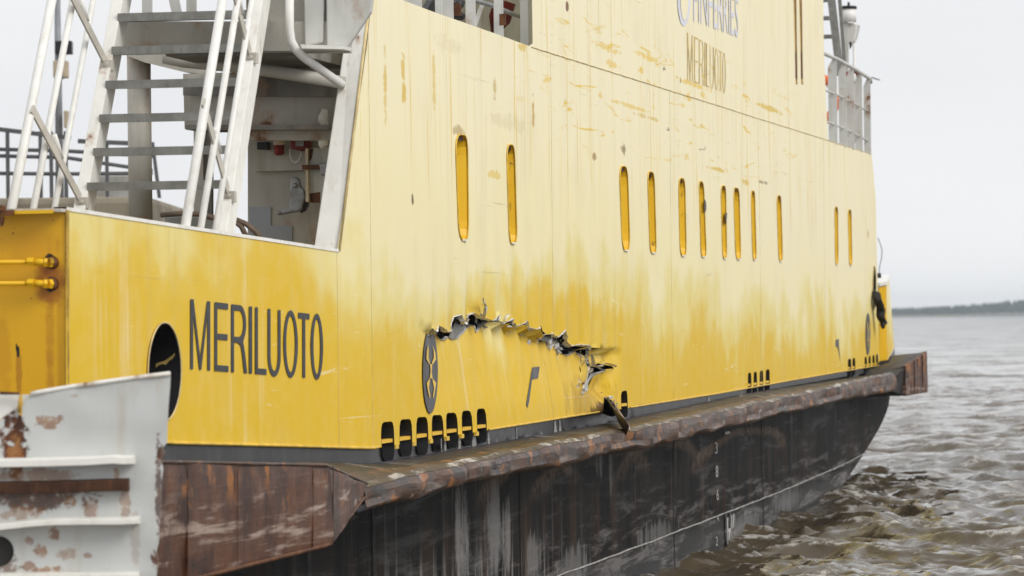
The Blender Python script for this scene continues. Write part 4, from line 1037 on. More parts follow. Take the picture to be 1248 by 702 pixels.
slab([(375.5, 236), (390, 234), (390, 247), (376, 247)], SBK-0.265, 0.01, 'rust_patch', 'rusty_steel', hp)
slab([(375.5, 181), (382, 181), (380, 192), (376, 198)], SBK-0.265, 0.01, 'rust_patch', 'rusty_steel', hp)
slab([(368, 201), (389, 200.5), (389, 206), (368, 206.5)], SBK-0.33, 0.06, 'hinge_arm', 'rusty_steel')
slab([(388.5, 199), (398, 198), (398, 213), (391, 214)], SBK-0.36, 0.09, 'hinge_block', 'galvanised', bevel=.006)
lev = slab([(354,218),(357,215.5),(362,216),(364.5,219.5),(366,227),(370.5,232),(371.5,240),(366.5,257),(344,261.5),(339,262.5),(337.5,259.5),(340,256.5),(352,251),(354,241),(352,233),(354,225)], SBK-0.24, 0.045, 'door_lever', 'galvanised', bevel=.01)
mb = MB(); c = A(359.5, 226, SBK-.26); mb.tube([c, (c[0]+.05, c[1], c[2])], .018, 10); mb.build('lever_pin', 'galvanised', lev, True); mb = MB(); c = A(339.5, 259.8, SBK-.26); mb.tube([c, (c[0]+.05, c[1], c[2])], .014, 10); mb.build('lever_pin', 'galvanised', lev, True)
mb = MB(); mb.prism([A(x, y, SBK-.20) for x, y in ((366,258),(372,241),(375,250),(371,257),(366,259.5))], (.05, 0, 0)); mb.build('lever_stop', 'black_plastic', lev)
mb = MB(); mb.tube([A(396, 133, SBK-.5), A(394, 142, SBK-.5), A(394, 176, SBK-.5), A(396, 179, SBK-.5)], [.02, .035, .035, .03], 10); mb.build('roller_guide', 'white_paint', ferry, True)
mb = MB(); mb.tube([A(353, -20, SL-.12), A(353, 35, SL-.12), A(355, 50, SL-.11), A(360, 60, SL-.10), A(370, 70, SL-.05), A(418, 104, SL+.1)], 0.028, 12); mb.build('drain_pipe', 'white_tube', ferry, True)
mb = MB(); mb.tube([A(200, 70, SL+.9), A(225, 75, SL+.9), A(300, 82, SL+.9), A(420, 101, SL+.95)], 0.042, 12); mb.build('service_pipe', 'grey_paint', ferry, True)
mb = MB(); c0_, c1_ = A(169, 62, SL+2.2), A(169, 300, SL+2.2); mb.tube([c0_, (c0_[0], c0_[1], c1_[2])], 0.083, 20); mb.build('support_column', 'grey_paint', ferry, True)
slab([(150, 58), (250, 73), (250, 90), (225, 88), (176, 76), (150, 66)], SL+2.0, 0.3, 'column_bracket', 'grey_paint')
slab([(236, 158), (247.5, 158), (247.5, 290), (236, 290)], SL+1.9, 0.05, 'column_plate', 'grey_paint')
slab([(247, 158), (258, 158), (258, 290), (247, 290)], SL+1.93, 0.05, 'column_plate', 'soffit')
for x0, x1 in ((173, 185), (203, 221), (227, 239)):    # posts of the rail on the landing
    slab([(x0-4 if x0 == 203 else x0, -30), (x1-9 if x0 == 203 else x1, -30), (x1, 15), (x0+6 if x0 == 203 else x0, 15)], SL+0.5, 0.02, 'landing_post', 'grey_light')
for i, pts in enumerate((((288, 268), (300, 273), (310, 281), (318, 290)), ((284, 268), (294, 276), (300, 288)), ((196, 262), (222, 260), (244, 261), (262, 266)))):
    mb = MB(); mb.tube([A(x, y, SL+0.6) for x, y in pts], 0.018, 8); mb.build('hose', 'hose_brown', ferry, True)
slab([(200, 262), (262, 262), (262, 285), (200, 285)], SL+0.75, 0.25, 'bitt', 'tread_steel', bevel=.02)

# ------------------------------------------------------------------ upper deck, near the top of the picture
Sx = lambda x, b: L(x, 30, b)[0]
def stan(x0, x1, b, name='deck_stanchion', mat='grey_light', top=-40):
    p = L((x0+x1)/2, 50, b); w = (x1-x0)*0.0061
    mb = MB(); mb.box((p[0], b+0.0, p[2]+0.55), (0.02, w, 1.9)); return mb.build(name, mat, ferry)
for x0, x1 in ((501, 514), (531, 540), (541, 553), (568, 580), (602, 614), (634, 645)): stan(x0, x1, 0.10)
mb = MB(); mb.tube([L(578, 0, .22), L(603, 8, .22), L(622, 16, .22), L(640, 22, .22)], 0.02, 8); mb.build('deck_rail', 'galvanised', ferry, True)
mb = MB(); mb.prism([L(x, y, .5) for x, y in ((592, 2), (598, 6), (586, 38), (580, 34))], (0, .04, 0)); mb.build('deck_brace', 'grey_light', ferry)
mb = MB(); c = Vector(L(602, 24, .8)); mb.tube([c+Vector((0, -.10, .16)), c+Vector((0, -.05, .0)), c+Vector((0, 0, -.12))], [.10, .10, .03], 14); mb.build('deck_bell', 'red_paint', ferry, True)
rr = random.Random(4)
for k in range(9):
    mb = MB(); p = Vector(L(554+rr.uniform(0, 11), 3+rr.uniform(0, 22), .35+rr.uniform(0, .15))); mb.tube([p, p+Vector((.02, .05, .03)), p+Vector((.05, .07, -.03))], [.03, .045, .025], 8); mb.build('chain_link', 'black_plastic', ferry, True)
mb = MB(); mb.prism([L(x, y, .6) for x, y in ((527, 0), (534, 0), (534, 22), (519, 15))], (0, .05, 0)); mb.build('deck_cover', 'black_plastic', ferry)
mb = MB(); mb.box((L(560, 20, 1.1)[0]+1, 1.1, 5.4), (7, .04, 2.0)); mb.build('deckhouse_front', 'grey_light', ferry)
for x in (606, 551): 
    mb = MB(); p = L(x+2, 24 if x > 600 else 12, .085); mb.box((p[0], .055, p[2]), (.022, .05, .09)); mb.build('rust_patch', 'rusty_steel', ferry)
# tall twin slots in the upper side
for x0, x1 in ((966.4, 970.3), (973.2, 977.2)):
    pts = [(x0, -40), (x1-1, -40), (x1+.8, 103), (x0+3.6, 100.5)]
    q = [sz(p) for p in pts]
    mb = MB(); mb.prism([P(s, z, -.012) for s, z in q], (0, .02, 0)); w = mb.build('vent_slot', 'ochre_bead', ferry)
    q = [sz(p) for p in ((x0+.9, -40), (x0+1.8, -40), (x0+4.0, 96), (x0+3.2, 96))]
    mb = MB(); mb.prism([P(s, z, -.016) for s, z in q], (0, .02, 0)); mb.build('slot_gap', 'rusty_steel', w)

# ------------------------------------------------------------------ upper deck, bow end
RP = [(1006, 66), (1020, 72), (1040, 83), (1060.5, 96)]
r_ = MB(); r_.tube([L(x, y, .0) for x, y in RP] + [L(1061, 101, 0)], 0.028, 8); rail = r_.build('bow_railing', 'grey_light', ferry, True, label='grey flat bar railing at the far end of the upper deck')
for yoff in (36, 74):
    mb = MB(); mb.tube([L(x, y+yoff*(1 - (x-1006)*.0011)+8, .03) for x, y in RP[0:]], 0.014, 6); mb.build('mid_rail', 'grey_light', rail, True)
for x0, x1, y in ((1012, 1020, 70), (1024, 1031, 76), (1033.5, 1040.5, 82), (1043.5, 1050.5, 88), (1054, 1060.5, 94)):
    pt = L((x0+x1)/2, y, .02); pb = L((x0+x1)/2, y+105, .02); wd = (x1-x0)*.0125
    mb = MB(); mb.hexa([(pt[0]-.01, -.02, pt[2]), (pt[0]+.01, -.02, pt[2]), (pt[0]+.01, wd*.25, pt[2]), (pt[0]-.01, wd*.25, pt[2])],
                       [(pt[0]-.01, -.02, pt[2]-.14), (pt[0]+.01, -.02, pt[2]-.14), (pt[0]+.01, wd, pt[2]-.14), (pt[0]-.01, wd, pt[2]-.14)])
    mb.hexa([(pt[0]-.01, -.02, pt[2]-.14), (pt[0]+.01, -.02, pt[2]-.14), (pt[0]+.01, wd, pt[2]-.14), (pt[0]-.01, wd, pt[2]-.14)],
            [(pt[0]-.01, -.02, ls(DECK, pt[0])-.02), (pt[0]+.01, -.02, ls(DECK, pt[0])-.02), (pt[0]+.01, wd, ls(DECK, pt[0])-.02), (pt[0]-.01, wd, ls(DECK, pt[0])-.02)])
    mb.build('rail_post', 'grey_light', rail)
c = Vector(L(1063, 96, 0)); mb = MB(); mb.tube([c+Vector((.05*cos(a), -.05+.06*sin(a), .02*sin(a))) for a in np.linspace(0, 2*pi, 13)], 0.010, 6, False); mb.build('rail_ring', 'galvanised', rail, True)
# ladder
mb = MB(); mb.bar(at(1010, -30, 58), at(1024, 92, 58), 0.11, 0.05, (0, 1, 0)); lad = mb.build('bridge_ladder', 'tread_steel', ferry, label='steep grey ladder behind the upper side')
mb = MB(); mb.bar(at(1021, -30, 58.6), at(1030, 85, 58.6), 0.05, 0.05, (0, 1, 0)); mb.build('stringer', 'tread_steel', lad)
for y in (0, 22, 44.5):
    mb = MB(); p = Vector(at(1012+y*.1, y, 58.2)); mb.box((p.x, p.y+.35, p.z), (.16, .8, .05)); mb.build('rung', 'tread_steel', lad)
# light on its post
def up(x, y, d=59.5): return Vector(at(x, y, d))
mb = MB(); a, c = up(1030, 27), up(1030, 180); mb.box(((a.x), a.y, (a.z+c.z)/2), (.07, .09, a.z-c.z)); lp = mb.build('light_post', 'grey_light', ferry, label='pale post carrying a round lamp with a black cap')
p = up(1034.5, 27)
mb = MB(); mb.tube([p, p+Vector((0, 0, .19))], .108, 16); mb.build('lamp_glass', 'white_tube', lp, True)
mb = MB(); mb.tube([p+Vector((.0, .04, 0)), p+Vector((.0, .04, .19))], .085, 10); mb.build('lamp_strip', 'box_tan', lp, True)
mb = MB(); mb.tube([p+Vector((0, 0, .19)), p+Vector((0, 0, .225)), p+Vector((0, 0, .235))], [.12, .12, .10], 16); mb.tube([p+Vector((0, 0, .23)), p+Vector((0, 0, .29))], .018, 8); mb.build('lamp_cap', 'black_plastic', lp, True)
mb = MB(); mb.prism([up(1033, 27), up(1048, 31), up(1045, 45), up(1041, 54), up(1034, 54)], (.05, 0, 0)); mb.build('lamp_bracket', 'grey_light', lp)
mb = MB(); a, c = up(1041, 52), up(1041, 160); mb.tube([a, (a.x, a.y, c.z)], .022, 8); mb.build('conduit', 'white_tube', lp, True)
mb = MB(); mb.tube([up(x, y, 59.3) for x, y in ((1033, 27.5), (1040, 28), (1043.5, 31), (1043, 40), (1040.5, 48), (1041, 53))], .012, 6); mb.build('lamp_cable', 'white_tube', lp, True)
mb = MB(); mb.prism([up(1035, 51, 59.3), up(1038, 51, 59.3), up(1038, 56, 59.3), up(1035.5, 60, 59.3)], (.04, 0, 0)); mb.build('lamp_clip', 'black_plastic', lp)
mb = MB(); a, c = up(1032, 87, 58.9), up(1032, 143, 58.9); mb.tube([a, (a.x, a.y, c.z)], .018, 8); pp = mb.build('fire_main', 'red_paint', ferry, True)
mb = MB(); c = up(1040.5, 94, 58.9); mb.tube([c+Vector((0, .06*cos(t), .085*sin(t))) for t in np.linspace(0, 2*pi, 15)], .022, 6, False); mb.build('valve_wheel', 'red_paint', pp, True)
mb = MB(); mb.tube([up(1042, 100, 59), up(1042, 175, 59)], .03, 8); mb.build('conduit', 'white_paint', ferry, True)
# lifebuoy hanging behind the railing
lb = on_ship(empty('lifebuoy')); tag(lb, 'orange and white lifebuoy hung behind the upper deck railing', 'lifebuoy')
c = Vector(at(987, 122, 57.5)); R = 0.36
for k in range(8):
    a0, a1 = 2*pi*k/8 + pi/8 - (.28 if k % 2 else .5), 2*pi*k/8 + pi/8 + (.28 if k % 2 else .5)
    mb = MB(); mb.tube([c + Vector((0, R*cos(t), R*sin(t))) for t in np.linspace(a0, a1, 8)], .062, 10); mb.build('reflective_band' if k % 2 else 'ring_segment', 'white_tube' if k % 2 else 'orange_buoy', lb, True)

# ------------------------------------------------------------------ bow end bulwark, whip aerial, rope
s1 = L(1071.5, 400)[0]
mb = MB(); F1, F2 = onv(1072, 440, (s1+.1, 0), (s1+.1, 1)), onv(1082.3, 437, (s1+.15, 0), (s1+.15, 1))
F3 = onv(1089.5, 424, (s1+5, 0), (s1+5, 1))
zt0 = A(1072, 347, s1+.1)[2]; zt1 = zt0 + .06
zb0, zb1, zb2 = F1[2]-.0, F2[2]-.02, F3[2]
foot = [(F1[0], F1[1]+.3), (F1[0], F1[1]), (F2[0], F2[1]), (F3[0], F3[1]), (F3[0], F3[1]+.3)]
zl = [zb0, zb0, zb1, zb2, zb2]; zh = [zt0+.05, zt0, zt0+.02, zt0+.16, zt0+.16]
lean = lambda p, k: (p[0], p[1] + (0.06 if k in (3,) else 0))
mb.hexa([(p[0], p[1], z) for p, z in zip(foot, zl)], [(*lean(p, k), z) for k, (p, z) in enumerate(zip(foot, zh))])
eb = mb.build('end_bulwark', 'side_paint', ferry)
mb = MB(); mb.prism([(F1[0]-.012, F1[1], zb0), (F2[0]-.012, F2[1]+.012, zb1), (F2[0]-.012, F2[1]+.012, zt0-.02), (F1[0]-.012, F1[1], zt0-.04)], (.006, 0, 0)); mb.build('bulwark_face', 'fresh_yellow', eb)
mb = MB(); mb.prism([(F1[0]-.03, F1[1]-.02, zt0-.02), (F2[0]-.03, F2[1]-.01, zt0), (F3[0], F3[1]+.05, zt0+.14), (F3[0], F3[1]+.4, zt0+.14), (F1[0], F1[1]+.4, zt0)], (0, 0, .05)); mb.build('bulwark_cap', 'white_paint', eb)
mb = MB(); rw = [[], []]
for (p, z) in zip([(F1[0]-1, -.005), (F1[0], F1[1]-.01), (F2[0], F2[1]-.012), (F3[0], F3[1]-.012)], (ls(TEXTURE_EDGE, F1[0]-1), zb0, zb1, zb2)):
    rw[0].append((*p, z+.0)); rw[1].append((*p, z-.18))
mb.grid(rw); mb.build('base_band', 'band_black', eb)
mb = MB(); mb.tube([up(x, y, 62) for x, y in ((1070, 290), (1073, 298), (1075, 305), (1074.5, 314), (1072, 325), (1071.5, 333))], .006, 5); mb.tube([up(1071.5, 333, 62), up(1071.5, 339, 62)], .03, 8); mb.build('whip_aerial', 'black_plastic', ferry, True)
rope = on_ship(empty('mooring_rope')); tag(rope, 'black mooring rope hanging in a knot from the far hawse hole', 'rope')
rr = random.Random(9)
core = [Vector(L(x, y, b)) for x, y, b in ((1066.5, 356, .15), (1068.2, 358, -.06), (1069.5, 365, -.09), (1072, 371, -.10), (1073.5, 378, -.10), (1073, 385, -.10), (1075, 391, -.11))]
for ph in range(3):
    pts = []
    for i in range(49):
        t = i/48*(len(core)-1); k = min(int(t), len(core)-2); p = core[k].lerp(core[k+1], t-k); a = ph*2*pi/3 + i*0.55
        pts.append(p + Vector((.05*cos(a), .035*sin(a), .02*sin(a))))
    mb = MB(); mb.tube(pts, .034, 8); mb.build('strand', 'tarred_rope', rope, True)
mb = MB()
for k in range(6): p = core[-1]; d = Vector((rr.uniform(-.16, .12), rr.uniform(-.05, .05), rr.uniform(-.10, .06))); mb.tube([p, p+d*.6, p+d+Vector((0, 0, -.02))], [.03, .04, .025], 8)
mb.build('knot', 'tarred_rope', rope, True)

# ------------------------------------------------------------------ grey loading ramp in front of the stern
RD = 18.3
def wpt(px, py, d): rx, rz = ray(px, py); return Vector((rx*d, d, EYE + rz*d))
RO = wpt(100, 600, RD)
def R_(px, py, dd=0.0): return wpt(px, py, RD+dd) - RO
def ramp_mat():
    t = NT('ramp_grey', 0.42)
    n1 = t.noise((1, 1, 1), 3, 6, 0.6); n2 = t.noise((1, 1, 1), 11, 7, 0.66); n3 = t.noise((6, 1, 0.6), 1.5, 6, 0.6)
    c = t.mix(n1, (0.47, 0.485, 0.475), (0.58, 0.59, 0.575))
    c = t.mix(t.mul(t.step(n3, 0.52, 0.75), 0.4), c, (0.40, 0.34, 0.24))
    n4 = t.noise((1, 1, 1), 34, 6, 0.7)
    w = t.add(t.mul(t.math('SUBTRACT', n2, 0.5), 4.0), t.mul(t.math('SUBTRACT', n1, 0.5), 1.5), t.mul(t.math('SUBTRACT', n4, 0.5), 3.5))
    for (px, py, rx, rz, am, dk) in ((17,540,.065,.17,1,1),(18,555,.05,.13,1,0),(60,514,.09,.05,.75,0),(90,482,.03,.015,.4,0),(64,650,.045,.05,.75,0),(50,672,.05,.045,.75,0),(78,675,.09,.05,.5,0),(107,677,.035,.018,.6,0),
                                     (60,695,.12,.035,.75,0),(35,690,.04,.03,.7,0),(40,607,.33,.07,.85,1),(88,612,.07,.04,.8,0),(112,622,.05,.08,.6,0),(152,612,.035,.13,.55,0),(142,578,.02,.05,.6,0),(40,580,.30,.05,.6,0),(165,660,.03,.2,.25,0),
                                     (198,555,.03,.05,.9,1),(193,600,.018,.30,.8,1),(190,680,.03,.06,.9,1),(35,660,.03,.03,.6,0),(28,625,.16,.05,.5,0),(5,690,.08,.09,.7,1)):
        p = R_(px, py); k_ = 0.95 if dk else 0.72
        m = t.blob(p.x, p.z, rx*k_, rz*k_, w, 0.6)
        c = t.mix(t.mul(m, am), c, t.mix(t.step(n2, 0.4, 0.6), (0.05, 0.018, 0.008), (0.13, 0.042, 0.014)) if dk else t.mix(t.step(n2, 0.35, 0.65), (0.19, 0.065, 0.016), (0.34, 0.17, 0.06)))
    c = t.mix(t.step(t.noise((1, 1, 1), 30, 4, 0.6, (3, 3, 3)), 0.715, 0.74), c, (0.20, 0.10, 0.045))
    M['ramp_grey'] = t.done(c, 0.42, t.add(n1, t.mul(n2, 0.25)), 0.010, 0.4)
ramp_mat()
ramp = empty('loading_ramp', None, tuple(RO)); tag(ramp, 'rust streaked pale grey steel ramp wing in front of the yellow stern corner', 'ramp')
rr = random.Random(2)
edge = [(207.5,455),(207,470),(205,497),(204,515),(203,540),(198,546),(201,553),(196.5,561),(198.5,572),(196.5,590),(195.5,610),(194,640),(193.5,660),(190.5,672),(192.5,684),(190.5,700),(188,760)]
outer = [(38, 480), (50, 477.5), (85, 471.5), (130, 465), (170, 459.5)] + edge + [(-60, 760), (-60, 560), (-60, 540), (0, 512), (21, 497), (24, 506), (25, 516), (27, 505), (27, 494)]
hole = [(-2 + 19*cos(a)*(1.0), 672 + 19*sin(a)) for a in np.linspace(0, 2*pi, 20)[:-1]]
def poly_plate(px, holes, thick, name, mat, parent, proj):
    V = []; E = []
    for lp_ in [px] + holes:
        i = len(V); V += [Vector(p) for p in lp_]; n = len(lp_); E += [(i+k, i+(k+1) % n) for k in range(n)]
    xs = [p[0] for p in px]; ys = [p[1] for p in px]
    for gx in np.arange(min(xs)+5, max(xs), 12):
        for gy in np.arange(min(ys)+5, max(ys), 12):
            if inside((gx, gy), px) and not any(inside((gx, gy), h) for h in holes): V.append(Vector((gx, gy)))
    ov, oe, of, *_ = delaunay_2d_cdt(V, E, [], 0, 1e-4)
    tr_ = [f for f in of if inside(tuple(sum((ov[k] for k in f), Vector((0, 0)))/len(f)), px) and not any(inside(tuple(sum((ov[k] for k in f), Vector((0, 0)))/len(f)), h) for h in holes)]
    mb = MB(); n = len(ov); dz = lambda p: 0.012*mnoise.noise((p[0]*.02, p[1]*.025, 3)) + .004*mnoise.noise((p[0]*.07, p[1]*.07, 8))
    mb.v = [tuple(proj(v.x, v.y) + Vector((0, dz(v), 0))) for v in ov] + [tuple(proj(v.x, v.y) + Vector((0, dz(v)+thick, 0))) for v in ov]
    mb.f = [list(f) for f in tr_] + [[k+n for k in reversed(f)] for f in tr_]
    cnt = {}
    for f in tr_:
        for a, b2 in zip(f, list(f[1:])+[f[0]]): cnt[(a, b2)] = 1
    for (a, b2) in cnt:
        if (b2, a) not in cnt: mb.f.append([a, b2, b2+n, a+n])
    return mb.build(name, mat, parent, 'auto')
poly_plate(outer, [hole], 0.022, 'side_plate', 'ramp_grey', ramp, R_)
poly_plate([(-60, 478), (0, 478), (24, 480.5), (23.5, 492), (18, 499), (0, 511), (-60, 545)], [], 0.02, 'hinge_flap', 'white_paint', ramp, lambda x, y: R_(x, y, .015))
poly_plate([(27, 481), (44, 481), (36, 488), (28, 494)], [], 0.02, 'hinge_flap', 'white_paint', ramp, lambda x, y: R_(x, y, .015))
mb = MB(); mb.prism([R_(0, 477, -.01), R_(24, 478, -.01), R_(24, 481, -.01), R_(0, 481, -.01)], (0, -.02, 0)); mb.build('hinge_edge', 'rusty_steel', ramp)
mb = MB(); mb.tube([R_(25.5, 482, -.01), R_(24.2, 490, -.01), R_(23.5, 503, -.01)], .0085, 6); mb.build('hinge_pin', 'ochre_bead', ramp, True)
mb = MB(); mb.prism([R_(x, y, -.004) for x, y in ((22, 506), (26.5, 507), (27, 520), (33, 526), (30.5, 536), (26, 538), (17, 531), (15, 521), (21, 516))], (0, .003, 0)); mb.build('rust_hole', 'dark_rust', ramp)
mb = MB(); pts = [(38, 480), (50, 477.5), (85, 471.5), (130, 465), (170, 459.5), (207.5, 455)]
mb.tube([R_(x, y, -.002) for x, y in pts], .011, 6); mb.build('top_edge', 'white_paint', ramp, True)
def rib(pts, h, dep, name, mat, lipz=0.0):
    rows = [[], [], [], []]
    for x, y in pts:
        p = R_(x, y, 0); rows[0].append(p + Vector((0, .002, h/2))); rows[1].append(p + Vector((0, -dep, h/2-.006))); rows[2].append(p + Vector((0, -dep, -h/2))); rows[3].append(p + Vector((0, .002, -h/2)))
    mb = MB(); mb.grid(rows + rows[:1]); mb.f.append([len(mb.v)-1-k*0 for k in ()]) if False else None
    a = [r[-1] for r in rows]; mb.face(*a); o = mb.build(name, mat, ramp); b = o.modifiers.new('bevel', 'BEVEL'); b.width = .004; b.segments = 2
    return o
rib([(-60, 562), (0, 563.5), (60, 562.5), (110, 561), (140, 559), (152, 560), (165, 559.5)], 0.040, 0.09, 'rib', 'white_paint')
rib([(-60, 595), (0, 594), (60, 593), (120, 591), (158, 590)], 0.055, 0.07, 'rib', 'dark_rust')
rib([(-60, 646), (0, 641), (40, 636.5), (70, 634.5), (120, 634), (150, 634), (171, 633)], 0.032, 0.10, 'rib', 'white_paint')
rib([(-60, 702), (60, 701), (110, 701), (170, 700.5)], 0.03, 0.08, 'rib', 'white_paint')
mb = MB(); mb.tube([R_(-2, 672, 0.02), R_(-2, 672, .30)], .075, 16); mb.build('drain_hole', 'inside_dark', ramp)
mb = MB(); mb.prism([R_(-60, 540, .3), R_(190, 480, .3), R_(180, 760, .3), R_(-60, 760, .3)], (0, .04, 0)); mb.build('back_plate', 'inside_grey', ramp)

# ------------------------------------------------------------------ quay, railing and mast behind the stairs
def q3(px, py, d): return wpt(px, py, d)
QD = 66
zq = q3(60, 243, QD).z
mb = MB(); x1 = q3(192, 240, QD).x
mb.box(((x1-45)/2, QD+7, zq/2-1), (abs(-45-x1), 16, zq+2)); quay = mb.build('quay', 'quay_concrete', bevel=.1); tag(quay, 'brown weathered quay block across the water behind the stairs', 'quay')
mb = MB(); a, c = q3(-40, 153, QD), q3(150, 178, QD); mb.bar(a, q3(86, 168, QD), .10, .07); pr = mb.build('pier_railing', 'rail_dark'); tag(pr, 'dark grey pipe railing along the quay behind the stairway', 'railing')
mb = MB(); mb.bar(q3(95, 172, QD), q3(188, 176, QD), .09, .07); mb.build('top_rail', 'rail_dark', pr)
for y0, y1, y2 in ((181, 184, 190), (189, 192, 208), (211, 212, 211)):
    mb = MB(); mb.tube([q3(-40, y0, QD), q3(80, y1, QD), q3(186, y2, QD)], .035, 6); mb.build('rail', 'rail_dark', pr, True)
for x in (-20, 9, 49, 62, 80, 130, 186):
    mb = MB(); a = q3(x, 160 if x < 90 else 175, QD); mb.bar(a, Vector((a.x+(.1 if x > 180 else 0), a.y, zq)), .055 if x > 100 else .09, .055); mb.build('post', 'rail_dark', pr)
MD = 70
mb = MB(); p = q3(73, 250, MD); mb.tube([Vector((p.x, MD, zq)), Vector((p.x, MD, q3(73, -30, MD).z))], [.075, .05], 10); mast = mb.build('signal_mast', 'mast_grey', None, True); tag(mast, 'tall slim grey mast with a black lantern beyond the stairway', 'mast')
def mbx(x0, x1, y0, y1, name, mat):
    a, c = q3(x0, y0, MD-.2), q3(x1, y1, MD-.2); mb = MB(); mb.box(((a.x+c.x)/2, MD-.15, (a.z+c.z)/2), (c.x-a.x, .25, a.z-c.z)); mb.build(name, mat, mast, bevel=.02)
mbx(67, 88, 50, 66, 'lantern', 'black_plastic'); mbx(65, 72, 74, 95, 'signal_box', 'box_tan'); mbx(76, 83, 74, 95, 'signal_box', 'box_tan'); mbx(70, 77, 72, 96, 'box_bracket', 'mast_grey'); mbx(78, 84, 135, 156, 'signal_box', 'box_tan')
cb = MB(); a, c = q3(103, 237, QD-1), q3(150, 262, QD-1); cb.box(((a.x+c.x)/2, QD+.6, zq+.16), (c.x-a.x, .6, .45)); cbo = cb.build('quay_cabinet', 'grey_light', bevel=.03); tag(cbo, 'pale grey equipment cabinet on the quay seen under the stair treads', 'cabinet')

# ------------------------------------------------------------------ water
def water():
    rnd = np.random.default_rng(5)
    d = [2.0]
    while d[-1] < 8000: d.append(d[-1] + max(0.05, min(0.5*d[-1]**2/(FPX*EYE), 0.02*d[-1])) if d[-1] > 24 else d[-1] + 0.8)
    d = np.array(d)
    t = np.concatenate([np.linspace(-.55, -.06, 40), np.linspace(-.055, .03, 90), np.linspace(.0302, .135, 520), np.linspace(.14, .55, 60)])
    X = d[:, None]*t[None, :]; Y = np.repeat(d[:, None], len(t), 1)
    Z = np.zeros_like(X); DX = np.zeros_like(X); DY = np.zeros_like(X)
    wd = 3.9
    for i in range(110):
        lam = 0.20*(20**rnd.random()); k = 2*pi/lam
        a = 0.0060*lam**0.62*(0.5+rnd.random()) * (1.0 if lam < 4 else (4/lam)**1.1)
        th = wd + rnd.normal(0, 0.75); ph = rnd.random()*6.283
        cell = np.maximum(d*0.0004, 0.6*d*d/(FPX*EYE))[:, None]
        fade = np.clip(lam/(cell*2.0) - 0.5, 0, 1)
        kx, ky = k*cos(th), k*sin(th); arg = kx*X + ky*Y + ph
        Z += a*fade*np.sin(arg); q = 0.75*a*fade
        DX += q*cos(th)*np.cos(arg); DY += q*sin(th)*np.cos(arg)
    # wash thrown up along the bow and side
    S = (X-K[0])*U[0] + (Y-K[1])*U[1]; Bq = (X-K[0])*B[0] + (Y-K[1])*B[1]
    near = np.exp(-np.clip(-Bq-0.1, 0, None)/2.6)*(Bq < .6)*np.exp(-((S-29)/9.0)**2)
    chop = np.zeros_like(X)
    for i in range(26):
        lam = 0.5*(6**rnd.random()); th = rnd.random()*6.283; k = 2*pi/lam
        chop += 0.055*lam**.75*np.sin(k*cos(th)*X + k*sin(th)*Y + rnd.random()*6.283)
    Z += near*(chop*0.27 + 0.03)
    Z = np.where(Y > 1500, Z*0, Z)
    v = np.stack([X+DX, Y+DY, Z], -1).reshape(-1, 3).astype(np.float32)
    nr, nc = X.shape; ii = np.arange(nr*nc).reshape(nr, nc)
    f = np.stack([ii[:-1, :-1], ii[:-1, 1:], ii[1:, 1:], ii[1:, :-1]], -1).reshape(-1, 4).astype(np.int32)
    me = bpy.data.meshes.new('water'); me.vertices.add(len(v)); me.vertices.foreach_set('co', v.ravel())
    me.loops.add(f.size); me.loops.foreach_set('vertex_index', f.ravel()); me.polygons.add(len(f))
    me.polygons.foreach_set('loop_start', np.arange(0, f.size, 4, dtype=np.int32)); me.polygons.foreach_set('use_smooth', np.ones(len(f), bool))
    me.update(); me.validate()
    w = NT('lake_water', 0.09)
    n1 = w.noise((1, 1, 1), 1.3, 7, 0.6); n2 = w.noise((1, 1, 1), 5, 7, 0.66, (3, 2, 0)); n3 = w.noise((0.10, 0.03, 1), 1, 4, 0.5)
    hz = w.add(w.z, w.mul(w.math('SUBTRACT', n2, 0.5), 0.26), w.mul(w.math('SUBTRACT', n1, 0.5), 0.16))
    foam = w.mul(w.step(hz, 0.065, 0.125), w.step(n2, 0.47, 0.62))
    c = w.mix(n1, (0.058, 0.044, 0.028), (0.13, 0.104, 0.070))
    c = w.mix(w.mul(foam, 0.75), c, (0.55, 0.53, 0.50))
    w.b.inputs['IOR'].default_value = 1.333
    w.done(c, w.add(0.06, w.mul(foam, 0.5)), spec=0.5)
    q = w.n('TexNoise'); w.lk(w.map((1, 1, 1)), q.inputs[0]); q.inputs['Scale'].default_value = 2.4; q.inputs['Detail'].default_value = 6; q.inputs['Roughness'].default_value = 0.74
    a = w.n('VectorMath'); a.operation = 'SUBTRACT'; w.lk(q.outputs['Color'], a.inputs[0]); a.inputs[1].default_value = (.5, .5, .5)
    b2 = w.n('VectorMath'); b2.operation = 'MULTIPLY'; w.lk(a.outputs[0], b2.inputs[0]); b2.inputs[1].default_value = (1.5, 1.5, 0.0)
    q2 = w.n('TexNoise'); w.lk(w.map((1, 1.6, 1)), q2.inputs[0]); q2.inputs['Scale'].default_value = 0.22; q2.inputs['Detail'].default_value = 5; q2.inputs['Roughness'].default_value = 0.7
    a2 = w.n('VectorMath'); a2.operation = 'SUBTRACT'; w.lk(q2.outputs['Color'], a2.inputs[0]); a2.inputs[1].default_value = (.5, .5, .5)
    b3 = w.n('VectorMath'); b3.operation = 'MULTIPLY_ADD'; w.lk(a2.outputs[0], b3.inputs[0]); b3.inputs[1].default_value = (1.7, 1.7, 0.0); w.lk(b2.outputs[0], b3.inputs[2]); b2 = b3
    g = w.n('NewGeometry'); e = w.n('VectorMath'); e.operation = 'ADD'; w.lk(g.outputs['Normal'], e.inputs[0]); w.lk(b2.outputs[0], e.inputs[1])
    nn = w.n('VectorMath'); nn.operation = 'NORMALIZE'; w.lk(e.outputs[0], nn.inputs[0]); w.lk(nn.outputs[0], w.b.inputs['Normal'])
    me.materials.append(w.m)
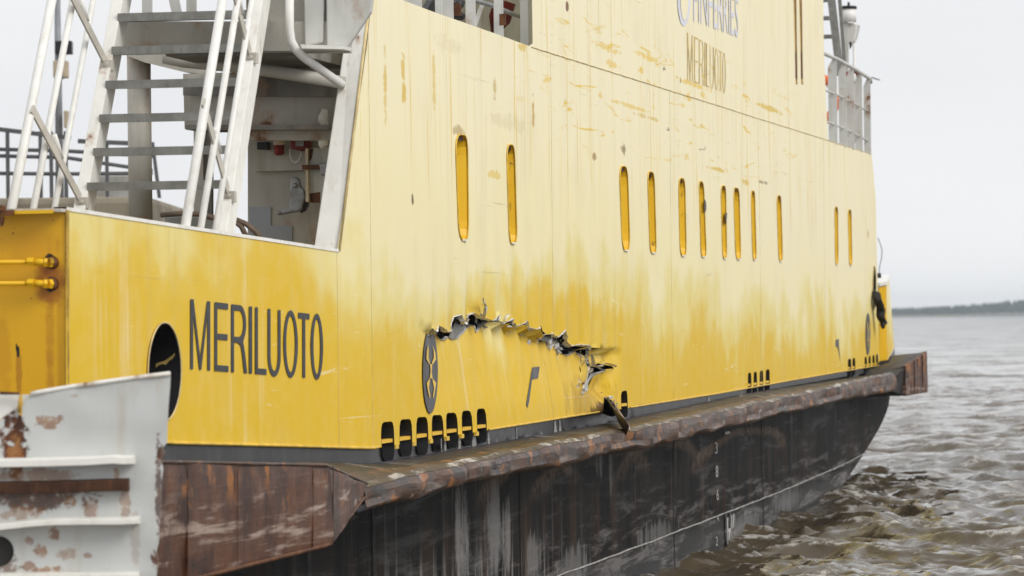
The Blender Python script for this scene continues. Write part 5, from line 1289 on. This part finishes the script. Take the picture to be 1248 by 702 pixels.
    o = bpy.data.objects.new('water', me); col.objects.link(o); tag(o, 'choppy brown grey lake water round the ferry', None, None, 'structure')
water()

# ------------------------------------------------------------------ far shore
SD = 3000.0
def shore():
    rnd = random.Random(8)
    hgt = lambda x: lerp([(-1500, 9), (120, 9), (279, 7.0), (330, 9.0), (375, 12.5), (450, 13.5), (1500, 14)], x)
    mb = MB(); xs = np.arange(-1500, 1500, 12.0)
    mb.grid([[(x, SD-14, -.6) for x in xs], [(x, SD, .9+.3*rnd.random()) for x in xs], [(x, SD+160, 1.6) for x in xs]])
    plain('shore_ground', (0.16, 0.14, 0.10), 0.9, 0, 0.3, .05); o = mb.build('far_shore', 'shore_ground', None, True); tag(o, 'low far shore across the lake', None, None, 'structure')
    t = NT('far_foliage', 0.8); n = t.noise((1, 1, 1), .12, 4); M['far_foliage'] = t.done(t.mix(n, (0.022, 0.036, 0.034), (0.040, 0.056, 0.050)))
    mb = MB()
    x = -1500.0
    while x < 1500:
        near = 240 < x < 470; h = hgt(x)*(rnd.uniform(.84, 1.0)+.07*mnoise.noise((x*.05, 1, 1))) - 1
        y = SD + rnd.uniform(2, 60); r = h*rnd.uniform(.25, .45); n = 7
        base = Vector((x, y, 1.0))
        for k in range(3):
            zb, zt = h*(.12+.26*k), h*(.55+.225*k); rk = r*(1-.25*k)
            ri = [mb.pt(base + Vector((rk*cos(2*pi*i/n)*rnd.uniform(.7, 1.2), rk*sin(2*pi*i/n), zb+h*rnd.uniform(-.05, .08)))) for i in range(n)]; top = mb.pt(base + Vector((rnd.uniform(-.3, .3), 0, zt)))
            for i in range(n): mb.f.append([ri[i], ri[(i+1) % n], top])
        x += rnd.uniform(.25, .9) if near else rnd.uniform(3, 8)
    o = mb.build('far_forest', 'far_foliage'); tag(o, 'low line of forest on the far shore', None, None, 'stuff')
shore()

# ------------------------------------------------------------------ haze over the lake
mb = MB(); mb.box((0, 1930, 9.0), (3400, 4100, 20.0)); hz = mb.build('haze', 'water' if False else 'white_paint')
hm = bpy.data.materials.new('haze_air'); hm.use_nodes = True; nt = hm.node_tree; nt.nodes.remove(nt.nodes['Principled BSDF'])
pv = nt.nodes.new('ShaderNodeVolumePrincipled'); pv.inputs['Density'].default_value = 0.00015; pv.inputs['Color'].default_value = (0.80, 0.90, 1.0, 1); pv.inputs['Anisotropy'].default_value = 0.2
nt.links.new(pv.outputs[0], nt.nodes['Material Output'].inputs['Volume'])
hz.data.materials.clear(); hz.data.materials.append(hm); tag(hz, None, None, None, 'stuff')
